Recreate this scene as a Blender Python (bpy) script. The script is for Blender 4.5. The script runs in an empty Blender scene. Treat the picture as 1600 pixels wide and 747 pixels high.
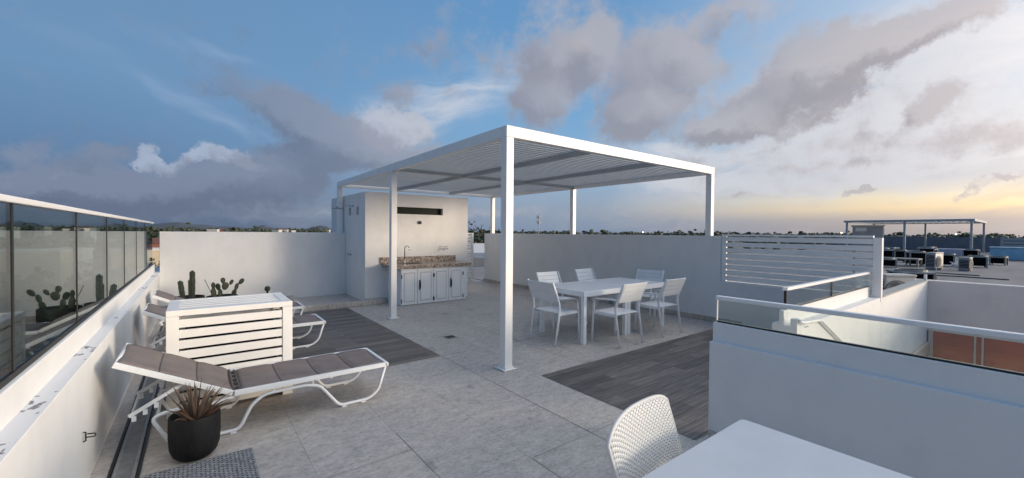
import bpy, bmesh, math, random
from math import radians as R, pi, sin, cos
from mathutils import Vector, Matrix

random.seed(7)
scene = bpy.context.scene
col = scene.collection

# ------------------------------------------------------------------ helpers
class MB:
    """collects simple shapes and links them as one mesh object"""
    def __init__(s): s.bm = bmesh.new()
    def face(s, pts):
        try: return s.bm.faces.new([s.bm.verts.new(Vector(p)) for p in pts])
        except ValueError: return None
    def box(s, x0, x1, y0, y1, z0, z1, M=None):
        c = [Vector((x, y, z)) for z in (z0, z1) for y in (y0, y1) for x in (x0, x1)]
        if M is not None: c = [M @ p for p in c]
        v = [s.bm.verts.new(p) for p in c]
        for f in ((0,2,3,1),(4,5,7,6),(0,1,5,4),(2,6,7,3),(0,4,6,2),(1,3,7,5)):
            s.bm.faces.new([v[i] for i in f])
        return s
    def prism(s, pts, axis, a, b):
        """polygon pts (2D) swept along axis from a to b"""
        def P(p, t):
            return {'x': (t, p[0], p[1]), 'y': (p[0], t, p[1]), 'z': (p[0], p[1], t)}[axis]
        v0 = [s.bm.verts.new(P(p, a)) for p in pts]; v1 = [s.bm.verts.new(P(p, b)) for p in pts]
        n = len(pts)
        s.bm.faces.new(v0); s.bm.faces.new(v1[::-1])
        for i in range(n): s.bm.faces.new([v0[i], v1[i], v1[(i+1) % n], v0[(i+1) % n]])
        return s
    def tube(s, pts, r, n=8, flat=None, cap=True, r2=None):
        """sweep a round or flat section along a polyline"""
        pts = [Vector(p) for p in pts]; rings = []
        up = None
        for i, p in enumerate(pts):
            if i == 0: d = pts[1]-p
            elif i == len(pts)-1: d = p-pts[i-1]
            else: d = (pts[i+1]-p).normalized()+(p-pts[i-1]).normalized()
            d.normalize()
            if up is None:
                up = Vector((0,0,1)) if abs(d.z) < .9 else Vector((0,1,0))
            a = d.cross(up).normalized(); b = a.cross(d).normalized(); up = b
            t = i/(len(pts)-1); rr = r if r2 is None else r*(1-t)+r2*t
            ra, rb = (rr, rr) if flat is None else flat
            k = 1.0
            if 0 < i < len(pts)-1:
                c = (pts[i+1]-p).normalized().dot((p-pts[i-1]).normalized()); k = 1/max(.6, math.sqrt((1+c)/2))
            ring = []
            for j in range(n):
                th = 2*pi*(j+.5)/n
                if n == 4: u, w = (1 if cos(th) > 0 else -1), (1 if sin(th) > 0 else -1)
                else: u, w = cos(th), sin(th)
                ring.append(s.bm.verts.new(p+a*ra*u+b*rb*w*k))
            rings.append(ring)
        for A, B in zip(rings, rings[1:]):
            for j in range(n): s.bm.faces.new([A[j], A[(j+1)%n], B[(j+1)%n], B[j]])
        if cap: s.bm.faces.new(rings[0][::-1]); s.bm.faces.new(rings[-1])
        return s
    def lathe(s, prof, c=(0,0,0), n=32, axis='z', close=False):
        rings = []
        for (r, h) in prof:
            ring = []
            for j in range(n):
                a = 2*pi*j/n
                p = (r*cos(a), r*sin(a), h) if axis == 'z' else ((h, r*cos(a), r*sin(a)) if axis == 'x' else (r*cos(a), h, r*sin(a)))
                ring.append(s.bm.verts.new(Vector(c)+Vector(p)))
            rings.append(ring)
        for A, B in zip(rings, rings[1:]):
            for j in range(n): s.bm.faces.new([A[j], A[(j+1)%n], B[(j+1)%n], B[j]])
        if prof[0][0] > 1e-4: s.bm.faces.new(rings[0][::-1])
        if prof[-1][0] > 1e-4: s.bm.faces.new(rings[-1])
        return s
    def build(s, name, mat, parent=None, bevel=0, smooth=False, seg=2, loc=None):
        bmesh.ops.recalc_face_normals(s.bm, faces=s.bm.faces)
        me = bpy.data.meshes.new(name); s.bm.to_mesh(me); s.bm.free()
        if mat: me.materials.append(mat)
        if smooth:
            for p in me.polygons: p.use_smooth = True
        o = bpy.data.objects.new(name, me); col.objects.link(o)
        if parent is not None: o.parent = parent
        if bevel:
            m = o.modifiers.new('bevel', 'BEVEL'); m.width = bevel; m.segments = seg; m.limit_method = 'ANGLE'; m.angle_limit = R(40)
            for p in me.polygons: p.use_smooth = True
            w = o.modifiers.new('wn', 'WEIGHTED_NORMAL'); w.keep_sharp = True
        if loc: o.location = loc
        return o

def tag(o, label=None, cat=None, group=None, kind=None):
    if label: o['label'] = label
    if cat: o['category'] = cat
    if group: o['group'] = group
    if kind: o['kind'] = kind
    return o
def empty(name, loc, label, cat, group=None, rz=0):
    o = bpy.data.objects.new(name, None); col.objects.link(o); o.location = loc; o.rotation_euler = (0,0,rz)
    o.empty_display_size = .1
    return tag(o, label, cat, group)
def copy_tree(o, parent=None):
    c = o.copy(); col.objects.link(c)
    if parent is not None: c.parent = parent
    for ch in list(o.children): copy_tree(ch, c)
    return c
def struct(o): o['kind'] = 'structure'; return o
def rounded(pts, r, n=5):
    """round the inner corners of a 3D polyline"""
    pts = [Vector(p) for p in pts]; out = [pts[0]]
    for a, b, c in zip(pts, pts[1:], pts[2:]):
        d1 = (a-b); d2 = (c-b); t = min(r, d1.length*.45, d2.length*.45)
        p1 = b+d1.normalized()*t; p2 = b+d2.normalized()*t
        for i in range(n+1):
            u = i/n; out.append(p1*(1-u)**2+b*2*u*(1-u)+p2*u*u)
    out.append(pts[-1]); return out

# ------------------------------------------------------------------ materials
def newmat(name):
    m = bpy.data.materials.new(name); m.use_nodes = True; nt = m.node_tree
    b = nt.nodes['Principled BSDF']
    return m, nt, b
def N(nt, t, **k):
    n = nt.nodes.new(t)
    for a, v in k.items():
        if hasattr(n, a) and not isinstance(v, (tuple,)) or a in ('operation','blend_type','data_type'): setattr(n, a, v)
    return n
def ramp(nt, stops, interp='LINEAR'):
    r = nt.nodes.new('ShaderNodeValToRGB'); r.color_ramp.interpolation = interp
    e = r.color_ramp.elements
    while len(e) > 1: e.remove(e[-1])
    e[0].position = stops[0][0]; e[0].color = (*stops[0][1], 1)
    for p, c in stops[1:]:
        x = e.new(p); x.color = (*c, 1)
    return r
def simple(name, c, rough=.5, metal=0, bump=0, bscale=60, var=0, vscale=3, spec=None, stretch=None):
    m, nt, b = newmat(name)
    b.inputs['Base Color'].default_value = (*c, 1); b.inputs['Roughness'].default_value = rough; b.inputs['Metallic'].default_value = metal
    if spec is not None: b.inputs['Specular IOR Level'].default_value = spec
    tc = nt.nodes.new('ShaderNodeTexCoord'); mp = nt.nodes.new('ShaderNodeMapping'); nt.links.new(tc.outputs['Object'], mp.inputs[0])
    if stretch: mp.inputs['Scale'].default_value = stretch
    if var:
        n = nt.nodes.new('ShaderNodeTexNoise'); n.inputs['Scale'].default_value = vscale; n.inputs['Detail'].default_value = 6
        n.inputs['Roughness'].default_value = .62
        nt.links.new(mp.outputs[0], n.inputs['Vector'])
        r = ramp(nt, [(.3, tuple(x*(1-var) for x in c)), (.7, tuple(min(1, x*(1+var)) for x in c))])
        nt.links.new(n.outputs['Fac'], r.inputs[0]); nt.links.new(r.outputs[0], b.inputs['Base Color'])
    if bump:
        n2 = nt.nodes.new('ShaderNodeTexNoise'); n2.inputs['Scale'].default_value = bscale; n2.inputs['Detail'].default_value = 4
        nt.links.new(mp.outputs[0], n2.inputs['Vector'])
        bu = nt.nodes.new('ShaderNodeBump'); bu.inputs['Strength'].default_value = bump; bu.inputs['Distance'].default_value = .01
        nt.links.new(n2.outputs['Fac'], bu.inputs['Height']); nt.links.new(bu.outputs[0], b.inputs['Normal'])
    return m

M = {}
# painted plaster: faint roller texture, a few vertical rain streaks and stains
def plaster(name, c, streak=.06):
    m, nt, b = newmat(name); L = nt.links
    tc = nt.nodes.new('ShaderNodeTexCoord')
    mp = nt.nodes.new('ShaderNodeMapping'); mp.inputs['Scale'].default_value = (2.2, 2.2, 1.3); L.new(tc.outputs['Object'], mp.inputs[0])
    n1 = nt.nodes.new('ShaderNodeTexNoise'); n1.inputs['Scale'].default_value = 1.6; n1.inputs['Detail'].default_value = 7; n1.inputs['Roughness'].default_value = .6; L.new(mp.outputs[0], n1.inputs['Vector'])
    n2 = nt.nodes.new('ShaderNodeTexNoise'); n2.inputs['Scale'].default_value = 1.1; n2.inputs['Detail'].default_value = 8; n2.inputs['Roughness'].default_value = .7; L.new(tc.outputs['Object'], n2.inputs['Vector'])
    mul = nt.nodes.new('ShaderNodeMath'); mul.operation = 'MULTIPLY'; L.new(n1.outputs['Fac'], mul.inputs[0]); L.new(n2.outputs['Fac'], mul.inputs[1])
    r = ramp(nt, [(.12, tuple(x*(1-streak*1.6) for x in c)), (.27, c), (.45, tuple(min(1, x*(1+streak*.4)) for x in c))])
    L.new(mul.outputs[0], r.inputs[0]); L.new(r.outputs[0], b.inputs['Base Color'])
    b.inputs['Roughness'].default_value = .75; b.inputs['Specular IOR Level'].default_value = .3
    n3 = nt.nodes.new('ShaderNodeTexNoise'); n3.inputs['Scale'].default_value = 90; n3.inputs['Detail'].default_value = 3; L.new(tc.outputs['Object'], n3.inputs['Vector'])
    n4 = nt.nodes.new('ShaderNodeTexNoise'); n4.inputs['Scale'].default_value = 3; n4.inputs['Detail'].default_value = 4; L.new(tc.outputs['Object'], n4.inputs['Vector'])
    b1 = nt.nodes.new('ShaderNodeBump'); b1.inputs['Strength'].default_value = .2; b1.inputs['Distance'].default_value = .004; L.new(n3.outputs['Fac'], b1.inputs['Height'])
    b2 = nt.nodes.new('ShaderNodeBump'); b2.inputs['Strength'].default_value = .35; b2.inputs['Distance'].default_value = .025; L.new(n4.outputs['Fac'], b2.inputs['Height']); L.new(b1.outputs[0], b2.inputs['Normal'])
    L.new(b2.outputs[0], b.inputs['Normal'])
    return m
M['plaster'] = plaster('white_plaster', (.74, .735, .72), .045)
M['grey_plaster'] = plaster('grey_plaster', (.72, .65, .61), .08)
M['slate_plaster'] = plaster('slate_plaster', (.16, .19, .23), .12)
M['cap'] = simple('parapet_coping', (.36, .36, .34), .8, var=.15, vscale=9, bump=.2)
M['slat'] = simple('slat_shade_grey', (.50, .52, .54), .5, var=.06, vscale=3)  # white roof slats, shade of their underside put into the grey colour
M['rafter'] = simple('rafter_shade_grey', (.40, .42, .44), .5, var=.06, vscale=3)  # darker than the slats: shade on the rafters put into the colour
M['fargrey'] = simple('weathered_grey_paint', (.36, .38, .40), .6, var=.1, vscale=2)
M['metal'] = simple('white_powder_coat', (.80, .79, .77), .38, var=.03, vscale=4)
M['furn'] = simple('white_aluminium_paint', (.76, .77, .78), .42, var=.03, vscale=6)
M['slatwhite'] = simple('cream_slat_paint', (.80, .78, .74), .5, var=.04, vscale=5, bump=.05)
M['table'] = simple('white_laminate', (.58, .595, .61), .42, var=.045, vscale=5, spec=.4, bump=.04, bscale=220)
M['chrome'] = simple('chrome', (.6, .6, .6), .18, 1)
M['black'] = simple('black_iron', (.015, .015, .015), .4)
M['darkglass'] = simple('dark_opening', (.010, .016, .014), .5, spec=.15)
M['sealant'] = simple('black_gasket', (.01, .01, .01), .5)
M['steel'] = simple('drain_steel', (.26, .26, .26), .5, .3, var=.2, vscale=12)
M['gutter'] = simple('drain_pit', (.02, .02, .022), .8)
M['fabric'] = None
def weave(name, c1, c2, scale, rough=.8, bump=.5):
    m, nt, b = newmat(name); L = nt.links
    tc = nt.nodes.new('ShaderNodeTexCoord'); mp = nt.nodes.new('ShaderNodeMapping'); mp.inputs['Scale'].default_value = (scale,)*3; L.new(tc.outputs['Object'], mp.inputs[0])
    ch = nt.nodes.new('ShaderNodeTexChecker'); ch.inputs['Scale'].default_value = 1; ch.inputs['Color1'].default_value = (*c1, 1); ch.inputs['Color2'].default_value = (*c2, 1)
    L.new(mp.outputs[0], ch.inputs['Vector'])
    n = nt.nodes.new('ShaderNodeTexNoise'); n.inputs['Scale'].default_value = 7; n.inputs['Detail'].default_value = 5; L.new(tc.outputs['Object'], n.inputs['Vector'])
    r = ramp(nt, [(.3, (.85,)*3), (.7, (1.08,)*3)]); L.new(n.outputs['Fac'], r.inputs[0])
    mx = nt.nodes.new('ShaderNodeMix'); mx.data_type = 'RGBA'; mx.blend_type = 'MULTIPLY'; mx.inputs[0].default_value = 1
    L.new(ch.outputs['Color'], mx.inputs[6]); L.new(r.outputs[0], mx.inputs[7]); L.new(mx.outputs[2], b.inputs['Base Color'])
    b.inputs['Roughness'].default_value = rough
    bu = nt.nodes.new('ShaderNodeBump'); bu.inputs['Strength'].default_value = bump; bu.inputs['Distance'].default_value = .003
    L.new(ch.outputs['Fac'], bu.inputs['Height']); L.new(bu.outputs[0], b.inputs['Normal'])
    return m
M['fabric'] = weave('taupe_mesh_fabric', (.185, .150, .140), (.215, .178, .165), 300, .75, .3)
M['rug'] = None
def rugmat():
    m, nt, b = newmat('grey_woven_rug'); L = nt.links
    tc = nt.nodes.new('ShaderNodeTexCoord'); mp = nt.nodes.new('ShaderNodeMapping'); mp.inputs['Scale'].default_value = (30, 44, 1); L.new(tc.outputs['Object'], mp.inputs[0])
    br = nt.nodes.new('ShaderNodeTexBrick'); br.offset = .5; br.inputs['Scale'].default_value = 1
    br.inputs['Color1'].default_value = (.50, .50, .50, 1); br.inputs['Color2'].default_value = (.30, .31, .33, 1); br.inputs['Mortar'].default_value = (.05, .052, .06, 1)
    br.inputs['Mortar Size'].default_value = .16; br.inputs['Brick Width'].default_value = 1.4; br.inputs['Row Height'].default_value = .7; br.inputs['Mortar Smooth'].default_value = .4
    L.new(mp.outputs[0], br.inputs['Vector'])
    n = nt.nodes.new('ShaderNodeTexNoise'); n.inputs['Scale'].default_value = 60; n.inputs['Detail'].default_value = 4; L.new(tc.outputs['Object'], n.inputs['Vector'])
    r = ramp(nt, [(.3, (.55,)*3), (.7, (1.3,)*3)]); L.new(n.outputs['Fac'], r.inputs[0])
    mx = nt.nodes.new('ShaderNodeMix'); mx.data_type = 'RGBA'; mx.blend_type = 'MULTIPLY'; mx.inputs[0].default_value = 1
    L.new(br.outputs['Color'], mx.inputs[6]); L.new(r.outputs[0], mx.inputs[7]); L.new(mx.outputs[2], b.inputs['Base Color'])
    b.inputs['Roughness'].default_value = .95
    bu = nt.nodes.new('ShaderNodeBump'); bu.inputs['Strength'].default_value = .9; bu.inputs['Distance'].default_value = .006; bu.invert = True
    L.new(br.outputs['Fac'], bu.inputs['Height']); L.new(bu.outputs[0], b.inputs['Normal'])
    return m
M['rug'] = rugmat()

# travertine paving: large slabs, thin joints, streaky veins, pits
def travertine(name, base=(.50, .458, .415)):
    m, nt, b = newmat(name); L = nt.links
    tc = nt.nodes.new('ShaderNodeTexCoord')
    mp = nt.nodes.new('ShaderNodeMapping'); mp.inputs['Rotation'].default_value = (0, 0, R(90)); mp.inputs['Location'].default_value = (.38, -.0, 0)
    L.new(tc.outputs['Object'], mp.inputs[0])
    br = nt.nodes.new('ShaderNodeTexBrick'); br.offset = .5; br.inputs['Scale'].default_value = 1
    br.inputs['Color1'].default_value = (.93, .93, .94, 1); br.inputs['Color2'].default_value = (1.03, 1.02, 1.01, 1); br.inputs['Mortar'].default_value = (.74, .73, .72, 1)
    br.inputs['Brick Width'].default_value = 1.24; br.inputs['Row Height'].default_value = .62; br.inputs['Mortar Size'].default_value = .0028; br.inputs['Mortar Smooth'].default_value = .2
    L.new(mp.outputs[0], br.inputs['Vector'])
    mp2 = nt.nodes.new('ShaderNodeMapping'); mp2.inputs['Scale'].default_value = (3.2, 5.4, 1); mp2.inputs['Rotation'].default_value = (0, 0, R(8)); L.new(tc.outputs['Object'], mp2.inputs[0])
    n1 = nt.nodes.new('ShaderNodeTexNoise'); n1.inputs['Scale'].default_value = 2.6; n1.inputs['Detail'].default_value = 12; n1.inputs['Roughness'].default_value = .80; n1.inputs['Distortion'].default_value = .25; L.new(mp2.outputs[0], n1.inputs['Vector'])
    r1 = ramp(nt, [(.30, tuple(x*.66 for x in base)), (.46, tuple(x*.93 for x in base)), (.58, tuple(x*1.12 for x in base)), (.75, tuple(x*1.32 for x in base))]); L.new(n1.outputs['Fac'], r1.inputs[0])
    n2 = nt.nodes.new('ShaderNodeTexNoise'); n2.inputs['Scale'].default_value = 9; n2.inputs['Detail'].default_value = 8; n2.inputs['Roughness'].default_value = .75; L.new(mp2.outputs[0], n2.inputs['Vector'])
    r2 = ramp(nt, [(.34, (.50, .48, .46)), (.43, (.90, .90, .90)), (.66, (1.12,)*3)]); L.new(n2.outputs['Fac'], r2.inputs[0])
    n5 = nt.nodes.new('ShaderNodeTexNoise'); n5.inputs['Scale'].default_value = .8; n5.inputs['Detail'].default_value = 4; L.new(tc.outputs['Object'], n5.inputs['Vector'])
    r5 = ramp(nt, [(.3, (.86, .87, .90)), (.7, (1.08, 1.06, 1.02))]); L.new(n5.outputs['Fac'], r5.inputs[0])
    n6 = nt.nodes.new('ShaderNodeTexNoise'); n6.inputs['Scale'].default_value = 3.3; n6.inputs['Detail'].default_value = 5; n6.inputs['Roughness'].default_value = .6; L.new(tc.outputs['Object'], n6.inputs['Vector'])
    r6 = ramp(nt, [(.27, (.58, .57, .57)), (.37, (.96, .96, .96)), (.7, (1.05,)*3)]); L.new(n6.outputs['Fac'], r6.inputs[0])
    last = r1.outputs[0]
    for o in (r2.outputs[0], r5.outputs[0], r6.outputs[0], br.outputs['Color']):
        mx = nt.nodes.new('ShaderNodeMix'); mx.data_type = 'RGBA'; mx.blend_type = 'MULTIPLY'; mx.inputs[0].default_value = 1
        L.new(last, mx.inputs[6]); L.new(o, mx.inputs[7]); last = mx.outputs[2]
    L.new(last, b.inputs['Base Color'])
    rr = ramp(nt, [(.3, (.75,)*3), (.7, (.45,)*3)]); L.new(n2.outputs['Fac'], rr.inputs[0]); L.new(rr.outputs[0], b.inputs['Roughness'])
    b.inputs['Specular IOR Level'].default_value = .35
    bu = nt.nodes.new('ShaderNodeBump'); bu.inputs['Strength'].default_value = .25; bu.inputs['Distance'].default_value = .004; L.new(n2.outputs['Fac'], bu.inputs['Height'])
    bu2 = nt.nodes.new('ShaderNodeBump'); bu2.invert = True; bu2.inputs['Strength'].default_value = .6; bu2.inputs['Distance'].default_value = .004; L.new(br.outputs['Fac'], bu2.inputs['Height']); L.new(bu.outputs[0], bu2.inputs['Normal'])
    L.new(bu2.outputs[0], b.inputs['Normal'])
    return m
M['trav'] = travertine('travertine_paving')

# wood look porcelain planks running along x
def woodtile():
    m, nt, b = newmat('dark_plank_tile'); L = nt.links
    tc = nt.nodes.new('ShaderNodeTexCoord')
    br = nt.nodes.new('ShaderNodeTexBrick'); br.offset = .37; br.inputs['Scale'].default_value = 1
    br.inputs['Color1'].default_value = (.60, .60, .61, 1); br.inputs['Color2'].default_value = (1.38, 1.34, 1.30, 1); br.inputs['Mortar'].default_value = (.35, .35, .35, 1)
    br.inputs['Brick Width'].default_value = .9; br.inputs['Row Height'].default_value = .15; br.inputs['Mortar Size'].default_value = .003; br.inputs['Bias'].default_value = .1
    L.new(tc.outputs['Object'], br.inputs['Vector'])
    mp2 = nt.nodes.new('ShaderNodeMapping'); mp2.inputs['Scale'].default_value = (1.6, 26, 1); L.new(tc.outputs['Object'], mp2.inputs[0])
    n1 = nt.nodes.new('ShaderNodeTexNoise'); n1.inputs['Scale'].default_value = 1.6; n1.inputs['Detail'].default_value = 8; n1.inputs['Roughness'].default_value = .65; n1.inputs['Distortion'].default_value = .3; L.new(mp2.outputs[0], n1.inputs['Vector'])
    r1 = ramp(nt, [(.3, (.072, .064, .060)), (.5, (.125, .112, .104)), (.72, (.22, .198, .182))]); L.new(n1.outputs['Fac'], r1.inputs[0])
    mx = nt.nodes.new('ShaderNodeMix'); mx.data_type = 'RGBA'; mx.blend_type = 'MULTIPLY'; mx.inputs[0].default_value = .9
    L.new(r1.outputs[0], mx.inputs[6]); L.new(br.outputs['Color'], mx.inputs[7]); L.new(mx.outputs[2], b.inputs['Base Color'])
    b.inputs['Roughness'].default_value = .55; b.inputs['Specular IOR Level'].default_value = .35
    bu = nt.nodes.new('ShaderNodeBump'); bu.inputs['Strength'].default_value = .3; bu.inputs['Distance'].default_value = .003; L.new(n1.outputs['Fac'], bu.inputs['Height'])
    bu2 = nt.nodes.new('ShaderNodeBump'); bu2.invert = True; bu2.inputs['Strength'].default_value = .6; bu2.inputs['Distance'].default_value = .003; L.new(br.outputs['Fac'], bu2.inputs['Height']); L.new(bu.outputs[0], bu2.inputs['Normal'])
    L.new(bu2.outputs[0], b.inputs['Normal'])
    return m
M['wood'] = woodtile()
def granite():
    m, nt, b = newmat('speckled_granite'); L = nt.links
    tc = nt.nodes.new('ShaderNodeTexCoord')
    v = nt.nodes.new('ShaderNodeTexVoronoi'); v.inputs['Scale'].default_value = 42; L.new(tc.outputs['Object'], v.inputs['Vector'])
    sp = nt.nodes.new('ShaderNodeSeparateColor'); L.new(v.outputs['Color'], sp.inputs[0])
    r = ramp(nt, [(0, (.12, .095, .08)), (.16, (.26, .20, .16)), (.34, (.36, .30, .25)), (.6, (.48, .42, .37)), (.8, (.28, .26, .24)), (.9, (.60, .56, .51))], 'CONSTANT')
    L.new(sp.outputs[0], r.inputs[0])
    n = nt.nodes.new('ShaderNodeTexNoise'); n.inputs['Scale'].default_value = 70; n.inputs['Detail'].default_value = 5; L.new(tc.outputs['Object'], n.inputs['Vector'])
    r2 = ramp(nt, [(.35, (.5, .45, .42)), (.65, (1.3, 1.25, 1.2))]); L.new(n.outputs['Fac'], r2.inputs[0])
    mx = nt.nodes.new('ShaderNodeMix'); mx.data_type = 'RGBA'; mx.blend_type = 'MULTIPLY'; mx.inputs[0].default_value = 1
    L.new(r.outputs[0], mx.inputs[6]); L.new(r2.outputs[0], mx.inputs[7]); L.new(mx.outputs[2], b.inputs['Base Color'])
    b.inputs['Roughness'].default_value = .22
    return m
M['granite'] = granite()
M['pot'] = simple('black_ribbed_clay', (.012, .012, .012), .7, var=.6, vscale=9, bump=.8, bscale=30, stretch=(1, 1, .35), spec=.25)
M['soil'] = simple('soil', (.06, .045, .03), .95, var=.4, vscale=40, bump=.8)
M['cactus'] = simple('cactus_skin', (.028, .038, .020), .65, var=.35, vscale=16, bump=.5, bscale=90)
M['pad'] = simple('prickly_pear_skin', (.034, .046, .022), .6, var=.35, vscale=20, bump=.4, bscale=120)
def leafmat(name, stops):
    m, nt, b = newmat(name); L = nt.links
    gi = nt.nodes.new('ShaderNodeNewGeometry')
    r = ramp(nt, stops); L.new(gi.outputs['Random Per Island'], r.inputs[0]); L.new(r.outputs[0], b.inputs['Base Color']); b.inputs['Roughness'].default_value = .6
    return m
M['brom'] = leafmat('bromeliad_leaf', [(0, (.085, .050, .038)), (.3, (.17, .10, .07)), (.6, (.075, .065, .042)), (.8, (.13, .070, .048)), (1, (.22, .155, .11))])
M['tree'] = leafmat('tree_leaf', [(0, (.030, .040, .022)), (.5, (.045, .058, .030)), (1, (.070, .078, .045))])
M['bark'] = simple('bark', (.10, .08, .06), .9, var=.3, vscale=5)
M['terracotta'] = simple('terracotta_render', (.52, .105, .028), .75, var=.22, vscale=2.2, bump=.2, bscale=25)
M['trim'] = simple('cream_trim', (.62, .52, .42), .6)
M['acwhite'] = simple('ac_cabinet_white', (.44, .44, .42), .5, var=.10, vscale=6)
M['acgrey'] = simple('ac_cabinet_grey', (.24, .25, .25), .55, var=.15, vscale=6)
M['actan'] = simple('ac_cabinet_tan', (.46, .40, .29), .6, var=.12, vscale=6)
M['acfin'] = simple('ac_fins', (.006, .006, .007), .95, bump=.3, bscale=200, spec=.1)
M['membrane'] = simple('roof_membrane', (.22, .205, .20), .85, var=.22, vscale=.55, bump=.2, bscale=20, stretch=(.35, 2.2, 1))
M['bluebox'] = simple('pale_blue_cover', (.26, .48, .62), .5, var=.15, vscale=2)
M['lilac'] = simple('pale_cover', (.42, .43, .50), .6, var=.1, vscale=2)
M['shelf'] = simple('dull_beam', (.30, .28, .25), .7, var=.2, vscale=4)
M['housewhite'] = simple('house_white', (.55, .52, .48), .8, var=.1, vscale=.4)
M['housecream'] = simple('house_cream', (.55, .45, .32), .8, var=.1, vscale=.4)
M['housebrick'] = simple('house_red', (.20, .08, .055), .8, var=.1, vscale=.4)
M['housegrey'] = simple('house_grey', (.26, .26, .27), .8, var=.1, vscale=.4)
M['roofred'] = simple('roof_red', (.15, .06, .045), .8, var=.2, vscale=.5)
M['roofblue'] = simple('roof_blue', (.10, .17, .30), .6, var=.1, vscale=.5)
M['roofgrey'] = simple('roof_grey', (.22, .23, .24), .7, var=.2, vscale=.5)
M['roofwhite'] = simple('roof_white', (.62, .60, .56), .6, var=.1, vscale=.5)
M['blackrod'] = simple('dark_rod', (.05, .045, .045), .5)
M['window'] = simple('dark_window', (.02, .022, .026), .15)
M['lamp'], _nt, _b = newmat('lamp_glow'); _b.inputs['Emission Color'].default_value = (1, .85, .6, 1); _b.inputs['Emission Strength'].default_value = 6

def glass(name, tint=(.74, .81, .79), refl=.90):
    m, nt, b = newmat(name); L = nt.links; nt.nodes.remove(b)
    out = nt.nodes['Material Output']
    lw = nt.nodes.new('ShaderNodeLayerWeight'); lw.inputs['Blend'].default_value = .5
    pw_ = nt.nodes.new('ShaderNodeMath'); pw_.operation = 'POWER'; L.new(lw.outputs['Facing'], pw_.inputs[0]); pw_.inputs[1].default_value = 4.2
    fr = nt.nodes.new('ShaderNodeMath'); fr.operation = 'MULTIPLY_ADD'; L.new(pw_.outputs[0], fr.inputs[0]); fr.inputs[1].default_value = refl; fr.inputs[2].default_value = .045
    tr = nt.nodes.new('ShaderNodeBsdfTransparent'); tr.inputs['Color'].default_value = (*tint, 1)
    gl = nt.nodes.new('ShaderNodeBsdfGlossy'); gl.inputs['Roughness'].default_value = .0; gl.inputs['Color'].default_value = (.93, .96, .95, 1)
    mx = nt.nodes.new('ShaderNodeMixShader'); L.new(fr.outputs[0], mx.inputs[0]); L.new(tr.outputs[0], mx.inputs[1]); L.new(gl.outputs[0], mx.inputs[2]); L.new(mx.outputs[0], out.inputs[0])
    return m
M['glass'] = glass('balustrade_glass', (.90, .935, .925))
M['smoked'] = glass('smoked_balustrade_glass', (.50, .57, .57), .72)

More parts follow.
